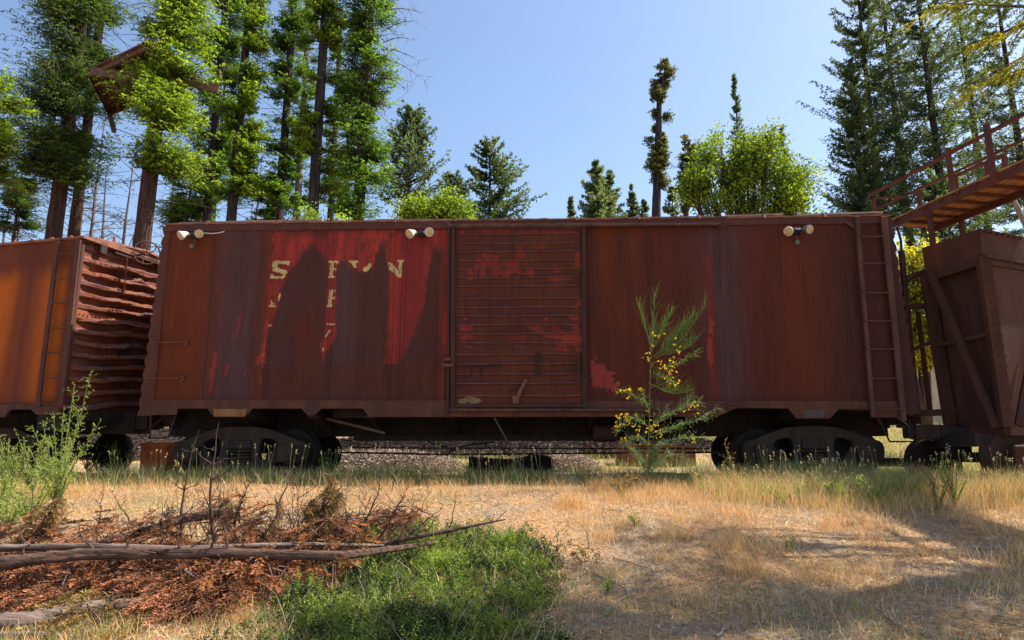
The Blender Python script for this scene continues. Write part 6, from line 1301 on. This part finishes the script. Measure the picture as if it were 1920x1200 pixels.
# ------------------------------------------------------------------ shrubs
def shrub(name, label, cat, base, Y, stems, leafm, lf, lw, seed, nl=60, tuft=0, flowers=0):
    """stems: list of (photo tip, bend) drawn from the base; leaves along each"""
    rg = np.random.RandomState(seed); b = at(*base, Y); org = Vector((b.x, Y, gz(b.x, Y))); e = empty(name, org, 0, label, cat); P0, P1, R0, R1 = [], [], [], []; VT = []
    for si, (root, tip, bow, dens, kind) in enumerate(stems):
        a = np.array((0., 0., 0.)) if root is None else np.array(at(*root, Y) - org); t = np.array(at(*tip, Y + rg.uniform(-.25, .25)) - org); N = 10; L = np.linalg.norm(t - a); pr = a; pts = [a]
        for i in range(N):
            s = (i + 1) / N; q = a + (t - a) * s + np.array([0, 0, bow * L * math.sin(s * 3.1416)]) + rg.normal(size=3) * .004; P0.append(pr); P1.append(q); r0 = .011 if root is None else .005; R0.append(r0 * (1 - .75 * i / N)); R1.append(r0 * (1 - .75 * s)); pr = q; pts.append(q)
        pts = np.array(pts); n = int(nl * dens); s = rg.uniform(.15 if root is None else .1, 1, n) * N * .999; k = s.astype(int); f = (s - k)[:, None]; P = pts[k] * (1 - f) + pts[k + 1] * f; ax = nrmz(pts[k + 1] - pts[k])
        if kind == 'broom':          # long fine upright green rods
            n = max(8, int(n * .62)); P = P[:n]; ax = ax[:n]; s = s[:n]
            D = nrmz(ax * .55 + rg.normal(size=P.shape) * .3 + [.15, 0, .75]); ll = rg.uniform(.06, .40, n) * (1.15 - s / N * .5); e2 = P + D * ll[:, None]; V, F = sticks(P, e2, .0022, .0008, 3); c_ = V.reshape(-1, 6, 3)
            Q = np.concatenate([c_[:, [0, 1, 4, 3]], c_[:, [1, 2, 5, 4]]], 0).reshape(-1, 3); VT.append((Q, np.repeat(np.tile(rg.uniform(.1, .6, n), 2), 4)))
            m_ = 3; pp = np.repeat(P, m_, 0) + np.repeat(D * ll[:, None], m_, 0) * rg.rand(n * m_, 1); dd = nrmz(np.repeat(D, m_, 0) + rg.normal(size=pp.shape) * .5)
            VT.append((diamonds(pp, dd, rg.uniform(.4, 1, n * m_) * lf, rg.uniform(.6, 1, n * m_) * lw, rg).reshape(-1, 3), np.repeat(rg.uniform(.2, .9, n * m_), 4)))
        else:
            D = nrmz(ax * .5 + rg.normal(size=P.shape) * .7 + [0, 0, .1]); ll = rg.uniform(.02, .16, n); V, F = sticks(P, P + D * ll[:, None], .0014, .0007, 3); c_ = V.reshape(-1, 6, 3); VT.append((c_[:, [0, 1, 4, 3]].reshape(-1, 3), np.repeat(rg.uniform(.2, .7, n), 4)))
            m_ = 6; pp = np.repeat(P, m_, 0) + np.repeat(D * ll[:, None], m_, 0) * rg.rand(n * m_, 1); dd = nrmz(np.repeat(D, m_, 0) + rg.normal(size=pp.shape) * .7)
            VT.append((diamonds(pp, dd, rg.uniform(.5, 1.2, n * m_) * lf, rg.uniform(.6, 1.2, n * m_) * lw, rg).reshape(-1, 3), np.repeat(np.clip(rg.normal(size=n * m_) * .2 + .55, 0, 1), 4)))
    V, F = sticks(P0, P1, np.array(R0), np.array(R1), 6); npmesh('stem', V, F, rust('green_stem', (.16, .20, .06), (.10, .12, .05)), e); leafobj('foliage', VT, leafm, e, (0, 0, 0)); return e, org
LBM = leafmat('broom_leaf', (.05, .12, .03), (.26, .38, .09), .3)
LBS = leafmat('broom_silver_leaf', (.10, .16, .07), (.34, .42, .20), .3)
main = (1213, 905)
br, borg = shrub('broom_bush', 'tall wispy broom bush with yellow flowers in front of the boxcar', 'shrub', main, 10.35, [
    (None, (1222, 620), .0, .5, 'leaf'), ((1222, 660), (1198, 575), .05, 1.1, 'broom'), ((1222, 650), (1228, 550), .02, 1.0, 'broom'), ((1222, 660), (1262, 580), .0, 1.6, 'broom'), ((1224, 668), (1300, 590), -.10, 2.2, 'broom'), ((1226, 672), (1322, 570), -.14, 2.0, 'broom'), ((1232, 670), (1285, 610), -.05, 1.8, 'broom'), ((1240, 665), (1306, 635), -.1, 1.2, 'broom'),
    ((1222, 690), (1310, 655), -.12, .9, 'leaf'), ((1220, 700), (1265, 720), .12, 1.0, 'leaf'), ((1220, 720), (1290, 735), -.12, 1.1, 'broom'), ((1216, 760), (1158, 730), .05, .7, 'leaf'), ((1216, 770), (1205, 740), .03, .3, 'leaf')], LBM, .018, .004, 501, nl=90)
br2 = shrub('tmp', 'x', 'x', main, 10.3, [
    ((1215, 800), (1155, 812), .28, 2.2, 'leaf'), ((1215, 830), (1165, 840), .22, 1.6, 'leaf'), ((1216, 800), (1312, 752), .05, 1.6, 'leaf'), ((1218, 820), (1350, 765), -.02, 2.0, 'leaf'), ((1218, 815), (1320, 785), .02, 1.4, 'leaf'), ((1220, 800), (1300, 745), -.05, 1.4, 'broom'), ((1218, 845), (1308, 822), .10, 1.8, 'leaf'), ((1216, 860), (1290, 862), .14, 1.6, 'leaf'),
    ((1214, 880), (1180, 840), .05, 1.6, 'leaf'), ((1214, 890), (1240, 830), .05, 2.0, 'leaf'), ((1214, 895), (1262, 850), .05, 2.0, 'leaf'), ((1214, 895), (1195, 850), .05, 2.0, 'leaf'), ((1214, 890), (1312, 890), .25, 1.2, 'leaf'), ((1214, 895), (1225, 845), .0, 2.2, 'leaf')], LBS, .017, .0042, 502, nl=62)[0]
for ch in list(br2.children): ch.parent = br; ch.name = {'stem': 'side_stem', 'foliage': 'silver_foliage'}[ch.name.split('.')[0]]
bpy.data.objects.remove(br2)
rg = np.random.RandomState(503); fl = []
for (cx, cy, rx, ry, n) in ((1195, 800, 42, 34, 36), (1170, 790, 20, 20, 20), (1215, 815, 28, 24, 18), (1250, 690, 22, 22, 26), (1262, 712, 14, 12, 12), (1245, 640, 28, 16, 8), (1172, 732, 16, 6, 9), (1203, 731, 4, 4, 5), (1176, 744, 4, 5, 4), (1270, 660, 12, 12, 5), (1300, 825, 6, 4, 5), (1305, 890, 4, 4, 4), (1300, 765, 22, 12, 10), (1212, 668, 10, 14, 5), (1223, 626, 2, 3, 3)):
    for k in range(n):
        a = rg.rand() * 6.283; r = math.sqrt(rg.rand()); p = at(cx + rx * r * math.cos(a), cy + ry * r * math.sin(a), 10.3 + rg.normal() * .12) - borg; fl.append(p)
P = np.repeat(np.array(fl), 5, 0) + rg.normal(size=(len(fl) * 5, 3)) * .006; d = nrmz(rg.normal(size=P.shape)); V = diamonds(P, d, rg.uniform(.016, .028, len(P)), rg.uniform(.006, .010, len(P)), rg)
npmesh('flowers', V.reshape(-1, 3), np.arange(len(P) * 4).reshape(-1, 4), leafmat('broom_petal', (.75, .42, .01), (.95, .72, .02), .35), br, tint=np.repeat(rg.rand(len(P)), 4))
LWD = leafmat('weed_leaf', (.10, .16, .035), (.42, .48, .13), .4)
sh = lambda lb, base, Y, tips, seed, nl=70, lf=.03, lw=.006, nm='weed_plant', mt=LWD: shrub(nm, lb, 'weed', base, Y, [(None, t, b_, 1.0, 'leaf') for t, b_ in tips], mt, lf, lw, seed, nl=int(nl * .5))
sh('tall bright green weed with curled top in front of the orange boxcar ladder', (115, 880), 9.6, [((172, 695), .0), ((140, 720), .03), ((158, 760), .0), ((100, 770), .02), ((80, 790), .0), ((182, 800), .05), ((60, 800), .02), ((120, 760), 0), ((150, 790), .02), ((95, 820), 0), ((135, 820), .03), ((75, 840), .02)], 511, nl=80)
rgw = np.random.RandomState(520)
WL = ['spreading green weed clump at the far left edge', 'feathery green weed left of the tall curled one', 'low green weed right of the tall curled one', 'mid-green weed clump below the tall curled one', 'yellow-green weed in the far left grass', 'sprawling weed in the lower left grass', 'low weed in front of the left bogie', 'pale weed clump at the middle left edge', 'thin weed near the rusty block']
for i, (px, py, w_, h_, k) in enumerate(((20, 930, 50, 120, 14), (62, 925, 45, 110, 14), (165, 890, 40, 70, 10), (105, 950, 60, 110, 16), (-5, 980, 40, 110, 12), (55, 990, 60, 90, 12), (225, 893, 30, 60, 7), (15, 1000, 40, 80, 10), (330, 890, 30, 45, 6))):
    Yy = ong(px, py).y; sh(WL[i], (px, py), Yy, [((px + rgw.uniform(-w_, w_), py - h_ * rgw.uniform(.5, 1)), rgw.uniform(0, .08)) for _ in range(k)], 521 + i, nl=46)
WR_ = ['yellow-green weed in sunlight below the right bogie', 'leafy weed in sunlight right of the right bogie', 'bright weed in the gap by the hopper wheels', 'tall seeding weed left of the hopper wheel', 'tall dry weed right of the gap', 'low yellow weed at the right of the broom bush', 'low dry weed at the left foot of the broom', 'thin grey-white weed against the right bogie', 'sprig of weed under the middle of the boxcar', 'leafy sprig beside the pale mulch', 'small weed left of the mulch', 'small sunlit weed near the left bogie']
for i, (px, py, w_, h_, k, L_) in enumerate(((1575, 945, 45, 50, 14, LWD), (1640, 950, 40, 60, 12, LWD), (1700, 945, 40, 70, 12, LWD), (1790, 950, 30, 90, 8, LWD), (1760, 955, 30, 100, 6, LFT), (1465, 945, 40, 40, 8, LWD), (1165, 930, 35, 40, 8, LFT), (1385, 915, 35, 90, 5, LFT), (960, 900, 25, 50, 5, LWD), (870, 900, 20, 40, 5, LWD), (620, 895, 22, 50, 6, LWD), (545, 893, 24, 45, 6, LWD))):
    Yy = ong(px, py).y; sh(WR_[i], (px, py), Yy, [((px + rgw.uniform(-w_, w_), py - h_ * rgw.uniform(.5, 1)), rgw.uniform(0, .08)) for _ in range(k)], 551 + i, nl=45, mt=L_, lf=.024)
for i, (px, py) in enumerate(((135, 1140), (300, 1110), (1190, 985), (1480, 1030), (1140, 1110))):
    Yy = ong(px, py).y; sh(['pale green seedling growing through the brush heap', 'small seedling on the rust-red fronds', 'small green seedling in the grey litter right of centre', 'tiny seedling in the shaded grass', 'low green tuft left of the long grey twig'][i], (px, py), Yy, [((px + rgw.uniform(-14, 14), py - 22 * rgw.uniform(.4, 1)), .05) for _ in range(5)], 571 + i, nl=14, lf=.022, lw=.006)
